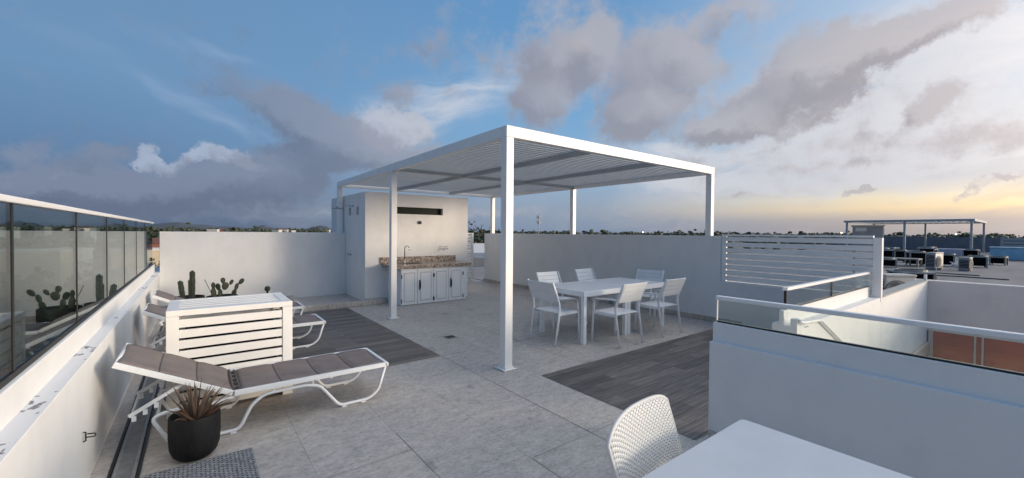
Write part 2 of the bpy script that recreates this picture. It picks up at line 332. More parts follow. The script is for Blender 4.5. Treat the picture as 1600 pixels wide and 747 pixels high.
def groundmat():
    m, nt, b = newmat('town_ground'); L = nt.links
    tc = nt.nodes.new('ShaderNodeTexCoord')
    n = nt.nodes.new('ShaderNodeTexNoise'); n.inputs['Scale'].default_value = .012; n.inputs['Detail'].default_value = 9; n.inputs['Roughness'].default_value = .65; L.new(tc.outputs['Object'], n.inputs['Vector'])
    r = ramp(nt, [(.35, (.045, .052, .032)), (.48, (.10, .095, .07)), (.56, (.21, .19, .16)), (.7, (.30, .27, .22))]); L.new(n.outputs['Fac'], r.inputs[0])
    L.new(r.outputs[0], b.inputs['Base Color']); b.inputs['Roughness'].default_value = .95
    return m
M['ground'] = groundmat()
M['hill'] = simple('hill_haze_blue', (.070, .085, .105), .95, var=.3, vscale=.002)  # blue-grey of distance haze painted into the hill colour
BLOBS = {
 "dark": [(0.765, 0.396, 0.119, 0.103, 3.053, 1.0),(0.72, 0.296, 0.077, 0.063, 3.086, 0.8),(0.847, 0.418, 0.062, 0.045, 1.251, 0.6),(0.984, 0.343, 0.121, 0.105, 2.607, 1.0),(0.929, 0.261, 0.097, 0.054, -2.894, 0.9),(1.057, 0.396, 0.068, 0.057, 2.554, 0.6),(1.193, 0.266, 0.103, 0.054, -2.581, 1.0),(1.123, 0.224, 0.097, 0.032, -3.066, 0.8),(1.262, 0.33, 0.068, 0.06, -2.935, 0.7),(1.335, 0.314, 0.083, 0.048, -2.587, 1.0),(1.274, 0.224, 0.08, 0.021, -2.539, 0.7),(1.413, 0.341, 0.083, 0.032, -2.609, 0.9),(1.494, 0.352, 0.07, 0.029, -2.892, 0.8),(1.438, 0.218, 0.039, 0.026, -2.238, 1.0),(1.476, 0.153, 0.19, 0.023, 3.095, 0.6),(1.339, 0.125, 0.139, 0.012, 3.118, 0.4),(0.094, 0.256, 0.09, 0.053, 2.825, 0.6),(0.218, 0.222, 0.111, 0.049, 2.888, 0.75),(0.297, 0.181, 0.149, 0.056, -3.058, 0.8),(0.133, 0.127, 0.175, 0.045, -3.058, 0.75),(-0.005, 0.073, 0.225, 0.044, -3.077, 0.95),(-0.179, 0.071, 0.099, 0.039, -3.037, 0.9),(-0.219, 0.118, 0.032, 0.015, -2.946, 0.6),(-0.123, 0.13, 0.04, 0.017, -2.974, 0.6),(0.484, 0.184, 0.164, 0.026, -2.968, 0.6),(0.381, 0.311, 0.05, 0.026, -2.587, 0.5),(0.482, 0.436, 0.081, 0.05, -2.667, 0.5),(0.589, 0.39, 0.076, 0.052, -3.094, 0.3),(1.143, 0.449, 0.089, 0.033, 3.063, 0.6),(1.161, 0.085, 0.028, 0.007, -2.941, 0.9),(1.35, 0.075, 0.022, 0.006, -3.012, 1.0),(1.513, 0.087, 0.02, 0.007, -2.731, 0.8),(1.484, 0.069, 0.015, 0.007, -2.512, 0.7),(1.021, 0.158, 0.2, 0.02, 3.128, 0.35),(0.5, 0.042, 0.427, 0.015, -3.129, 0.35),(-0.172, 0.019, 0.221, 0.025, -3.111, 0.5)],
 "white": [(-0.071, 0.133, 0.023, 0.017, 1.393, 1.0),(-0.051, 0.118, 0.034, 0.015, 2.902, 0.85),(0.035, 0.143, 0.041, 0.02, -3.112, 1.0),(0.083, 0.127, 0.037, 0.015, 2.703, 0.8),(-0.005, 0.127, 0.021, 0.014, -2.948, 0.7),(0.36, 0.228, 0.082, 0.05, -3.026, 0.9),(0.41, 0.245, 0.052, 0.039, -2.998, 0.6),(0.81, 0.42, 0.075, 0.06, 2.917, 0.45),(-0.172, 0.09, 0.043, 0.012, -3.024, 0.35)],
 "veil": [(1.437, 0.274, 0.256, 0.114, -3.05, 1.0),(1.356, 0.149, 0.39, 0.069, -3.13, 0.9),(1.086, 0.133, 0.374, 0.082, 3.095, 0.7),(0.589, 0.316, 0.297, 0.083, -2.81, 0.35),(0.41, 0.266, 0.231, 0.082, -2.906, 0.35),(1.476, 0.195, 0.148, 0.059, 2.915, 0.8),(0.298, 0.046, 0.512, 0.043, -3.121, 0.3)],
 "cirrus": [(0.051, 0.324, 0.069, 0.01, 2.882, 0.5),(0.025, 0.301, 0.115, 0.026, 2.866, 0.35),(-0.051, 0.241, 0.148, 0.025, 2.761, 0.35),(0.015, 0.207, 0.116, 0.011, 2.785, 0.55),(0.133, 0.192, 0.091, 0.012, 2.963, 0.45),(-0.133, 0.313, 0.15, 0.05, 3.117, 0.25)],
}
def flat_sheet(name, x0, x1, y0, y1, z, mat, nx=1, ny=1):
    b = MB(); b.face([(x0,y0,z),(x1,y0,z),(x1,y1,z),(x0,y1,z)]); return struct(b.build(name, mat))
XL, XR, YB = -.55, 7.42, 10.60          # inner faces of the left parapet, right wall, back wall

def ledgemat():
    m, nt, b = newmat('chipped_ledge_paint'); L = nt.links
    tc = nt.nodes.new('ShaderNodeTexCoord'); mp = nt.nodes.new('ShaderNodeMapping'); mp.inputs['Scale'].default_value = (1, .55, 1); mp.inputs['Rotation'].default_value = (0, 0, .5); L.new(tc.outputs['Object'], mp.inputs[0])
    n = nt.nodes.new('ShaderNodeTexNoise'); n.inputs['Scale'].default_value = 26; n.inputs['Detail'].default_value = 2; L.new(mp.outputs[0], n.inputs['Vector'])
    n2 = nt.nodes.new('ShaderNodeTexNoise'); n2.inputs['Scale'].default_value = 1.6; n2.inputs['Detail'].default_value = 3; L.new(tc.outputs['Object'], n2.inputs['Vector'])
    mu = nt.nodes.new('ShaderNodeMath'); mu.operation = 'MULTIPLY'; L.new(n.outputs['Fac'], mu.inputs[0]); L.new(n2.outputs['Fac'], mu.inputs[1])
    r = ramp(nt, [(.345, (.70, .70, .71)), (.365, (.20, .20, .21))]); L.new(mu.outputs[0], r.inputs[0]); L.new(r.outputs[0], b.inputs['Base Color']); b.inputs['Roughness'].default_value = .7
    return m
M['ledge'] = ledgemat()
M['joint'] = simple('open_joint', (.26, .25, .235), .9, var=.5, vscale=4)
M['seam'] = simple('taupe_seam', (.10, .082, .076), .8)
# ------------------------------------------------------------------ terrace floor
b = MB(); b.box(-1.0, 7.42, 1.42, 11.9, -.4, -.002); b.box(-1.0, 3.15, -4, 1.42, -.4, -.002)
struct(b.build('terrace_slab', M['grey_plaster']))
flat_sheet('terrace_floor', XL+.01, 3.16, -4, 1.62, 0, M['trav'])
b = MB(); b.face([(XL+.01,1.62,0),(7.42,1.62,0),(7.42,11.9,0),(XL+.01,11.9,0)]); f2 = struct(b.build('terrace_floor', M['trav']))
flat_sheet('plank_floor', -.26, 2.48, 4.70, 8.80, .004, M['wood'])
flat_sheet('plank_floor', 3.03, 7.40, 1.63, 3.40, .004, M['wood'])
for k, (a, c, d, e) in enumerate(((2.481, 2.488, .6, 4.69), (2.49, 5.2, 4.690, 4.697), (2.483, 7.40, 3.41, 3.416), (1.240, 1.246, -.2, 3.1), (-.25, 1.24, 2.79, 2.795), (1.88, 3.02, 2.185, 2.191), (1.865, 1.871, .5, 2.185), (3.72, 3.726, 3.42, 6.2))):
    flat_sheet('floor_joint', a, c, d, e, .0015, M['joint'])
# low skirting of stone along the walls
b = MB(); b.box(7.405, 7.42, 3.2, 11.2, .004, .085); b.box(-.535, 1.55, YB-.014, YB, .004, .085); struct(b.build('skirting', M['trav']))
b = MB(); b.box(3.14, 3.15, -4, 1.585, .004, .07); struct(b.build('skirting', M['trav']))

# raised shower tray
b = MB(); b.box(1.65, 3.3, 8.86, 9.0, .004, .10); b.box(1.65, 1.77, 9.0, YB-.002, .004, .10); b.box(1.77, 2.95, 9.0, YB-.002, .004, .035); b.box(2.95, 3.3, 9.0, 9.138, .004, .10)
sh = b.build('shower_tray', M['trav'], bevel=.004); tag(sh, 'low stone kerb of the outdoor shower at the foot of the white building', 'shower tray')

# ------------------------------------------------------------------ walls
def wallobj(name, mb, label, cat, mat='plaster', bevel=.006):
    return tag(mb.build(name, M[mat], bevel=bevel), label, cat)
# left parapet with its upstand
b = MB(); b.prism([(-.55,-.3),(-.55,.75),(-.635,.75),(-.635,.90),(-.70,.90),(-.70,-12),(-.62,-12)], 'y', -4, 10.9)
lp = wallobj('parapet_wall', b, 'long low white wall on the left carrying the tall glass balustrade', 'parapet')
MB().box(-.633, -.552, -4, 10.55, .751, .7535).build('ledge', M['ledge'], lp)
# back wall
b = MB(); b.box(-.56, 2.948, YB, YB+.30, .0, 1.547)
bw = wallobj('terrace_wall', b, 'white wall behind the cacti and loungers at the back of the terrace', 'wall')
# right wall
b = MB(); b.prism([(1.62,-.3),(1.62,.72),(3.58,.72),(3.58,1.547),(11.16,1.547),(11.16,-.3)], 'x', 7.42, 7.62)
rw = wallobj('terrace_wall', b, 'long grey-white wall behind the dining table carrying the pergola posts', 'wall')
# near right parapet
b = MB(); b.prism([(3.15,-12),(3.15,.752),(3.20,.752),(3.20,.895),(3.27,.895),(3.27,-12)], 'y', -4, 1.595)
np_ = wallobj('parapet_wall', b, 'nearest low blue-grey wall at the right, beside the white table', 'parapet', bevel=.004)
# end pier and stair wall
b = MB(); b.prism([(1.62,-3),(1.62,.735),(1.56,.735),(1.56,.865),(1.52,.865),(1.52,.725),(1.465,.725),(1.465,.80),(1.41,.80),(1.41,.655),(1.21,.648),(1.13,.58),(.92,.2),(.92,-3)], 'x', 4.39, 4.47)
pier = wallobj('stair_wall', b, 'stepped end of the low wall at the top of the stairs', 'wall', bevel=.004)
b = MB(); b.prism([(1.41,-.41),(1.41,.725),(1.52,.725),(1.52,.865),(1.56,.865),(1.56,.735),(1.618,.735),(1.618,-.41)], 'x', 4.472, 7.505)
b.prism([(1.41,-.41),(1.41,.725),(1.53,.725),(1.53,-.41)], 'x', 7.505, 11.0)
sw = wallobj('stair_wall', b, 'long cream wall above the stairwell lit by the low sun', 'wall')
b = MB(); b.box(7.53, 11.0, 1.395, 1.55, .7255, .745); o = b.build('coping', M['cap'], sw)
tag(MB().box(10.93, 10.97, 1.42, 1.46, .746, .85).build('post', M['metal'], bevel=.004), 'short white post stub at the far corner of the stairwell wall', 'post')
# far stairwell wall facing the camera side
b = MB(); b.box(11.0, 11.25, -8, 1.62, -.21, .735); gw = wallobj('stairwell_wall', b, 'grey-beige wall across the far end of the stairwell', 'wall', 'grey_plaster')
b = MB(); b.box(11.05, 11.2, -8, 1.60, -3.0, -.215); tw = wallobj('lower_wall', b, 'reddish brown wall below the grey wall at the bottom of the stairwell', 'wall', 'terracotta', 0)
for y in (.80, .71): MB().box(11.02, 11.048, y-.012, y+.012, -3.0, -.215).build('trim', M['trim'], tw)
MB().box(11.015, 11.048, 1.33, 1.39, -3.0, -.215).build('trim', M['trim'], tw)
b = MB(); b.box(3.27, 11.05, -8, 1.41, -3.1, -3.0); struct(b.build('lower_floor', M['trav']))
b = MB(); b.prism([(4.6,-.42),(11.0,-.42),(11.0,-.62),(4.6,-.62)], 'y', 1.36, 1.60)
tag(b.build('lintel', M['trim']), 'beige band along the foot of the cream stairwell wall', 'lintel')
b = MB(); b.box(4.5, 11.05, 1.62, 1.7, -3, -.41); tag(b.build('lower_wall', M['trim']), 'shaded beige wall under the cream stairwell wall', 'wall')
# stairs
st = empty('staircase', (3.3, .1, 0), 'concrete stair going down between the low walls', 'stairs')
for k in range(14):
    x0 = 4.5+k*.28; z = -.17*(k+1)
    MB().box(x0-3.3, x0+.28-3.3, -.1, 1.28, z-.17, z).build('step', M['trav'], st)
MB().box(-.03, 1.18, -.1, 1.5, -.3, -.004).build('landing', M['trav'], st)
b = MB(); b.tube(rounded([(4.40,1.40,.79),(4.45,1.385,.765),(4.95,1.385,.73),(7.6,1.385,-.50)], .05), .014, 8)
hr = tag(b.build('handrail', M['metal'], smooth=True), 'thin white handrail sloping down the cream stairwell wall', 'handrail')
for x, z in ((4.6,.70), (6.4,.0)):
    MB().tube([(x,1.385,z+.02),(x,1.408,z)], .006, 6).build('bracket', M['metal'], hr)

# ------------------------------------------------------------------ balustrades
def balustrade(name, label, axis, fixed, a0, a1, joints, z0, z1, railw=.03, jw=.006, gk=.0115, gm='glass'):
    root = empty(name, ((fixed, a0, z0) if axis == 'y' else (a0, fixed, z0)), label, 'balustrade')
    ox, oy = root.location.x, root.location.y
    def bx(mb, a, b_, c0, c1, zz0, zz1):
        if axis == 'y': mb.box(c0-ox, c1-ox, a-oy, b_-oy, zz0-z0, zz1-z0)
        else: mb.box(a-ox, b_-ox, c0-oy, c1-oy, zz0-z0, zz1-z0)
        return mb
    pts = [a0]+joints+[a1]
    for p, q in zip(pts, pts[1:]):
        bx(MB(), p+jw+.001, q-jw-.001, fixed-.006, fixed+.006, z0+gk+.001, z1-.03).build('glass_panel', M[gm], root)
    for j in joints:
        bx(MB(), j-jw, j+jw, fixed-.009, fixed+.009, z0+gk+.001, z1-.03).build('joint_seal', M['sealant'], root)
    bx(MB(), min(a0, a1), max(a0, a1), fixed-.013, fixed+.013, z0+.0015, z0+gk).build('base_gasket', M['sealant'], root)
    bx(MB(), min(a0, a1)-.01, max(a0, a1)+.01, fixed-railw, fixed+railw, z1-.03, z1).build('handrail', M['metal'], root, bevel=.005)
    return root
balustrade('glass_balustrade', 'tall glass balustrade with white top rail on the left wall reflecting the terrace', 'y', -.668, -2.1, 10.55, [-.85,.39,1.62,2.87,4.15,5.39,6.59,7.83,9.05], .90, 1.725, jw=.011, gk=.03, gm='smoked')
nb = balustrade('glass_balustrade', 'low glass balustrade on the nearest blue-grey wall at the right', 'y', 3.235, -3.4, 1.575, [-1.6], .895, 1.10, .024)
MB().box(-.006, .006, 4.976, 4.986, .012, .18).build('end_strip', M['metal'], nb)
sb = balustrade('glass_balustrade', 'low glass balustrade running from the stair top to the slatted screen', 'x', 1.54, 4.475, 7.40, [5.84], .865, 1.075, .024)
MB().box(0.0, .012, -.012, .012, .012, .18).build('end_strip', M['sealant'], sb)

# ------------------------------------------------------------------ pergola
H = 2.80; PX0, PX1, PY0, PYM, PY1 = 2.80, 7.54, 3.77, 7.28, 10.85
pg = empty('pergola', (2.85, 3.82, 0), 'large white metal pergola with closely slatted roof over the dining table', 'pergola')
ox, oy = 2.85, 3.82
def P(mb, x0, x1, y0, y1, z0, z1): return mb.box(x0-ox, x1-ox, y0-oy, y1-oy, z0, z1)
pw = .105
for (x, y, z0) in ((PX0, PY0, .02), (PX0, PYM-.05, .02), (PX0, PY1-pw, 1.549), (PX1-pw, PY0, 1.549), (PX1-pw, PYM-.05, 1.549), (PX1-pw, PY1-pw, 1.549)):
    po = P(MB(), x, x+pw, y, y+pw, z0, H-.131).build('post', M['metal'], pg, bevel=.004)
    if z0 < 1:
        bp = P(MB(), x-.04, x+pw+.04, y-.04, y+pw+.04, .003, .0195).build('base_plate', M['metal'], po, bevel=.004)
        for dx in (-.022, pw+.022):
            for dy in (-.022, pw+.022): MB().lathe([(.009,0),(.009,.008)], (x+dx-ox, y+dy-oy, .019), 8).build('bolt', M['chrome'], po)
zb0 = H-.13
P(MB(), PX0, PX1, PY0, PY0+.08, zb0, H).build('beam', M['metal'], pg, bevel=.004)
P(MB(), PX0, PX1, PY1-.08, PY1, zb0, H).build('beam', M['metal'], pg, bevel=.004)
P(MB(), PX0, PX0+.08, PY0+.082, PY1-.082, zb0, H).build('beam', M['metal'], pg, bevel=.004)
P(MB(), PX1-.08, PX1, PY0+.082, PY1-.082, zb0, H).build('beam', M['metal'], pg, bevel=.004)
xs = [PX0+.082, 4.36, 5.96, PX1-.082]
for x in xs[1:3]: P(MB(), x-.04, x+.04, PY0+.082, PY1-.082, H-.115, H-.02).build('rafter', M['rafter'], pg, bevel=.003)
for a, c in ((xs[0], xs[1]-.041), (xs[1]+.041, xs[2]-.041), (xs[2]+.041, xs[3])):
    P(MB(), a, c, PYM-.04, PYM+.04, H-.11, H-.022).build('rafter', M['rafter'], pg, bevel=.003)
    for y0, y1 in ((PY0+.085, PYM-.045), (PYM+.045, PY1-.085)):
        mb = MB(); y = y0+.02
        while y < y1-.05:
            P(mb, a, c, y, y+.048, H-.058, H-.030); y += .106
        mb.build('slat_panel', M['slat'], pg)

# ------------------------------------------------------------------ building with outdoor kitchen
def holed(x0, x1, z0, z1, y0, y1, holes, axis='y'):
    """wall panel with rectangular holes; axis is the wall's thin direction"""
    b = MB(); us = sorted({x0, x1, *[h[0] for h in holes], *[h[1] for h in holes]}); vs = sorted({z0, z1, *[h[2] for h in holes], *[h[3] for h in holes]})
    def solid(i, j):
        if i < 0 or j < 0 or i >= len(us)-1 or j >= len(vs)-1: return False
        u = (us[i]+us[i+1])/2; v = (vs[j]+vs[j+1])/2
        return not any(h[0] < u < h[1] and h[2] < v < h[3] for h in holes)
    def pt(u, t, v): return (u, t, v) if axis == 'y' else (t, u, v)
    for i in range(len(us)-1):
        for j in range(len(vs)-1):
            if not solid(i, j): continue
            a, c, d, e = us[i], us[i+1], vs[j], vs[j+1]
            b.face([pt(a,y0,d),pt(c,y0,d),pt(c,y0,e),pt(a,y0,e)]); b.face([pt(a,y1,d),pt(a,y1,e),pt(c,y1,e),pt(c,y1,d)])
            if not solid(i-1, j): b.face([pt(a,y0,d),pt(a,y0,e),pt(a,y1,e),pt(a,y1,d)])
            if not solid(i+1, j): b.face([pt(c,y0,d),pt(c,y1,d),pt(c,y1,e),pt(c,y0,e)])
            if not solid(i, j-1): b.face([pt(a,y0,d),pt(a,y1,d),pt(c,y1,d),pt(c,y0,d)])
            if not solid(i, j+1): b.face([pt(a,y0,e),pt(c,y0,e),pt(c,y1,e),pt(a,y1,e)])
    bmesh.ops.remove_doubles(b.bm, verts=b.bm.verts, dist=1e-5)
    return b
KX0, KX1, KY0, KY1, KH = 2.95, 5.56, 9.14, 11.97, 2.455
rm = empty('rooftop_building', (KX0, KY0, 0), 'white cube building behind the outdoor kitchen with one long slot window', 'building')
def atk(o): o.location = (-KX0, -KY0, 0); return o
atk(holed(KX0, KX1, 0, KH, KY0, KY0+.2, [(3.52, 4.846, 1.99, 2.155)]).build('wall', M['plaster'], rm))
atk(holed(KY0+.2, KY1, 0, KH, KX0, KX0+.2, [(9.60, 9.76, 1.96, 2.15), (10.18, 10.36, 1.96, 2.15)], 'x').build('wall', M['plaster'], rm))
atk(MB().box(KX1-.2, KX1, KY0+.2, KY1, 0, KH).build('wall', M['plaster'], rm))
atk(MB().box(KX0+.2, KX1-.2, KY1-.2, KY1, 0, KH).build('wall', M['plaster'], rm))
atk(MB().box(KX0+.2, KX1-.2, KY0+.2, KY1-.2, KH-.25, KH-.12).build('roof', M['grey_plaster'], rm))
w_ = atk(MB().box(3.521, 4.845, KY0+.10, KY0+.11, 1.991, 2.154).build('slot_window', M['darkglass'], rm))
for y0, y1 in ((9.60, 9.76), (10.18, 10.36)): atk(MB().box(KX0+.12, KX0+.13, y0+.001, y1-.001, 1.961, 2.149).build('small_window', M['darkglass'], rm))
atk(MB().box(3.28, 3.452, KY0-.014, KY0-.002, .0, .085).build('skirting', M['trav'], rm))
# wall lamp
wl = empty('wall_lamp', (4.235, KY0-.002, 1.80), 'small black square lamp on the white wall under the slot window', 'lamp')
MB().box(-.036, .036, -.012, 0, -.036, .036).build('back_plate', M['black'], wl, bevel=.004)
MB().box(-.028, .028, -.05, -.012, -.032, .032).build('lamp_body', M['black'], wl, bevel=.006)
# shower
sh = empty('outdoor_shower', (2.948, 10.0, 1.0), 'chrome shower head on an arm sticking out of the white side wall', 'shower')
MB().tube(rounded([(-.0,0,1.172),(-.34,0,1.175),(-.36,0,1.13)], .03), .011, 8).build('arm', M['chrome'], sh, smooth=True)
MB().lathe([(.02,0),(.03,-.01),(.115,-.018),(.118,-.032),(.0,-.034)], (-.36,0,1.13), 24).build('shower_head', M['acgrey'], sh, smooth=False)
MB().lathe([(.03,0),(.03,-.012),(.012,-.014)], (0,0,1.172), 16, 'x').build('flange', M['chrome'], sh)
va = tag(bpy.data.objects.new('shower_valve', None), 'chrome shower valve with two handles on the white side wall below the shower arm', 'tap'); col.objects.link(va); va.location = (2.948, 10.15, 1.03)
MB().tube([(0,.0,0),(-.05,0,0)], .02, 10).build('body', M['chrome'], va); MB().tube([(-.045,-.07,0),(-.045,.07,0)], .013, 8).build('crossbar', M['chrome'], va)
for s in (-1, 1): MB().lathe([(.024,0),(.024,.03),(.0,.034)], (-.045, s*.07, 0), 12, 'y').build('handle', M['chrome'], va)

# kitchen counter
kc = empty('outdoor_kitchen', (3.45, 8.36, 0), 'outdoor kitchen counter with speckled granite top and four white doors', 'kitchen counter')
def K(o): o.location = (-3.45, -8.36, 0); return o
K(MB().box(3.45, 5.06, 8.385, KY0-.002, .004, .788).build('cabinet', M['furn'], kc, bevel=.003))
K(MB().box(5.061, 5.30, 8.70, KY0-.002, .004, .788).build('end_panel', M['furn'], kc, bevel=.003))
K(MB().prism([(3.31,8.33),(5.165,8.33),(5.36,8.62),(5.36,KY0-.002),(3.31,KY0-.002)], 'z', .79, .862).build('counter_top', M['granite'], kc, bevel=.004))
K(MB().box(3.275, 5.20, KY0-.028, KY0-.003, .8635, 1.0).build('backsplash', M['granite'], kc, bevel=.002))
dx = [3.455, 3.825, 4.215, 4.590, 4.975]
for i in range(4):
    a, c = dx[i]+.004, dx[i+1]-.004
    d = K(MB().box(a, c, 8.362, 8.383, .012, .765).build('door', M['furn'], kc, bevel=.002))
    mb = MB(); w = .058; z0, z1 = .02, .757
    for bxs in ((a+w, c-w, z0+.06, z0+.068), (a+w, c-w, z1-.068, z1-.06)): mb.box(bxs[0], bxs[1], 8.3595, 8.3618, bxs[2], bxs[3])
    for x in (a+w, c-w-.006): mb.box(x, x+.006, 8.3595, 8.3618, z0+.068, z1-.068)
    mb.build('panel_groove', M['acgrey'], d)
    MB().box(a+w+.02, c-w-.02, 8.356, 8.3618, z0+.085, z1-.085).build('raised_panel', M['furn'], d, bevel=.002)
    if i in (1, 3):
        x = a+.05
        MB().tube(rounded([(x,8.361,.335),(x,8.325,.36),(x,8.32,.42),(x,8.325,.48),(x,8.361,.505)], .02), .011, 8).build('handle', M['black'], d, smooth=True)
        MB().box(x-.014, x+.014, 8.352, 8.361, .31, .53).build('handle_plate', M['black'], d, bevel=.004)
    hx = c-.006 if i in (1, 3) else a+.004
    for z in (.10, .62): MB().tube([(hx, 8.354, z-.04),(hx, 8.354, z+.04)], .010, 8).build('hinge', M['acgrey'] if 0 else M['black'], d)
# sink basin rim and taps
K(MB().box(3.58, 4.08, 8.46, 8.86, .8625, .868).build('sink_rim', M['chrome'], kc, bevel=.002))
K(MB().box(3.61, 4.05, 8.49, 8.83, .8681, .8695).build('sink_basin', M['gutter'], kc))
fc = empty('kitchen_faucet', (3.80, 9.0, .863), 'tall curved chrome faucet on the granite counter', 'faucet')
MB().lathe([(.03,0),(.03,.01),(.018,.016),(.018,.09),(.0,.095)], (0,0,0), 16).build('base', M['chrome'], fc)
MB().tube(rounded([(0,0,.05),(0,0,.36),(.02,-.06,.40),(.04,-.15,.37),(.045,-.16,.30)], .06), .012, 8).build('spout', M['chrome'], fc, smooth=True)
MB().tube([(.0,0,.07),(.07,-.02,.10)], .008, 6).build('lever', M['chrome'], fc)
for i, x in enumerate((4.80, 4.94)):
    t = empty('wall_tap', (x, KY0-.002, 1.17), ('left' if i == 0 else 'right')+' one of the two small chrome taps on the wall above the granite counter', 'tap', 'small wall taps above the counter')
    MB().tube([(0,0,0),(0,-.07,0),(0,-.085,-.03)], .012, 8).build('body', M['chrome'], t)
    MB().tube([(0,-.04,0),(0,-.04,.055)], .006, 6).build('stem', M['chrome'], t); MB().box(-.03, .03, -.05, -.03, .055, .064).build('handle', M['chrome'], t)

# floor drain
fd = empty('floor_drain', (3.03, 5.47, .004), 'small square metal drain set in the stone floor left of the near pergola post', 'drain')
MB().box(-.085, .085, -.085, .085, 0, .003).build('frame', M['steel'], fd)
mb = MB(); [mb.box(-.065, .065, -.062+k*.018, -.053+k*.018, .003, .0045) for k in range(7)]; mb.build('grate', M['gutter'], fd)

# linear drain by the left wall
ld = empty('linear_drain', (-.37, 1.0, 0), 'long slotted steel drain running beside the left wall', 'drain')
MB().box(-.075, .075, 0, 9.4, .002, .005).build('channel', M['gutter'], ld)
mb = MB(); mb.box(-.082, -.068, 0, 9.4, .005, .012); mb.box(.068, .082, 0, 9.4, .005, .012); mb.build('frame', M['sealant'], ld)
mb = MB(); mb.box(-.058, -.038, 0, 9.4, .005, .010); mb.box(.038, .058, 0, 9.4, .005, .010)
for k in range(400): mb.box(-.037, .037, .1+k*.023, .1+k*.023+.012, .005, .0095)
mb.build('grate', M['steel'], ld)

# wall hook
hk = empty('wall_hook', (-.548, 3.563, .31), 'small black wire hook on the left parapet wall', 'hook')
MB().tube([(0,0,.035),(.012,0,.03),(.012,0,-.02),(0,0,-.025)], .004, 6).build('plate', M['black'], hk)
MB().tube(rounded([(.012,0,0),(.05,.02,-.012),(.05,.04,.0),(.012,.045,.004)], .01), .004, 6).build('ring', M['black'], hk)

# ------------------------------------------------------------------ slatted screen on right wall
sc = empty('slatted_screen', (7.42, 1.45, .72), 'white slatted privacy screen standing on the low part of the right wall', 'screen')
def S(o): o.location = (-7.42, -1.45, -.72); return o
S(MB().box(7.43, 7.52, 1.405, 1.50, .665, 1.545).build('post', M['metal'], sc, bevel=.004))
S(MB().box(7.45, 7.50, 3.50, 3.575, .722, 1.545).build('post', M['metal'], sc, bevel=.004))
S(MB().box(7.44, 7.51, 1.501, 3.575, 1.5465, 1.575).build('top_rail', M['metal'], sc, bevel=.003))
S(MB().box(7.425, 7.515, 1.501, 3.499, .722, .75).build('bottom_rail', M['metal'], sc, bevel=.003))
for k in range(8):
    z = .768+k*.0985
    S(MB().box(7.455, 7.478, 1.501, 3.499, z, z+.0745).build('slat', M['metal'], sc, bevel=.003))

# gate at the back
gt = empty('slatted_gate', (5.6, 11.3, 0), 'white slatted metal gate beside the kitchen building at the back', 'gate')
MB().box(1.43, 1.50, 0, .05, .0, 1.556).build('frame_post', M['metal'], gt, bevel=.003)
MB().box(.0, .06, 0, .05, .0, 1.556).build('frame_post', M['metal'], gt)
MB().box(.06, 1.43, 0, .05, 1.51, 1.556).build('frame_rail', M['metal'], gt); MB().box(.06, 1.43, 0, .05, .03, .08).build('frame_rail', M['metal'], gt)
for k in range(14): MB().box(.06, 1.43, .01, .035, .10+k*.1, .185+k*.1).build('slat', M['metal'], gt)

# ------------------------------------------------------------------ slatted equipment cover between the loungers
bc = empty('slatted_cover', (-.2, 4.47, 0), 'white slatted box cover standing between the sun loungers', 'equipment cover')
W_, D_, H_ = .945, .70, .90
for x in (0, W_-.085):
    for y in (0, D_-.06): MB().box(x, x+.085, y, y+.06, .0, H_-.051).build('corner_post', M['slatwhite'], bc, bevel=.004)
for y in (0, D_-.06): MB().box(0, W_, y, y+.06, H_-.050, H_).build('top_rail', M['slatwhite'], bc, bevel=.004)
for x in (0, W_-.085): MB().box(x, x+.085, .061, D_-.061, H_-.050, H_-.002).build('top_rail', M['slatwhite'], bc, bevel=.004)
nS = 9; zz = .03
for k in range(nS):
    z = zz+k*.090
    MB().box(.086, W_-.086, .008, .03, z, z+.0695).build('front_slat', M['slatwhite'], bc, bevel=.003)
    MB().box(.086, W_-.086, D_-.03, D_-.008, z, z+.075).build('back_slat', M['slatwhite'], bc)
    for x in (.010, W_-.032): MB().box(x, x+.022, .061, D_-.061, z, z+.075).build('side_slat', M['slatwhite'], bc)
for k in range(5):
    y = .078+k*.114
    MB().box(.086, W_-.086, y, y+.070, H_-.013, H_-.003).build('top_slat', M['slatwhite'], bc, bevel=.003)
MB().box(.12, W_-.12, .10, D_-.10, .02, H_-.22).build('inner_unit', M['acfin'], bc)

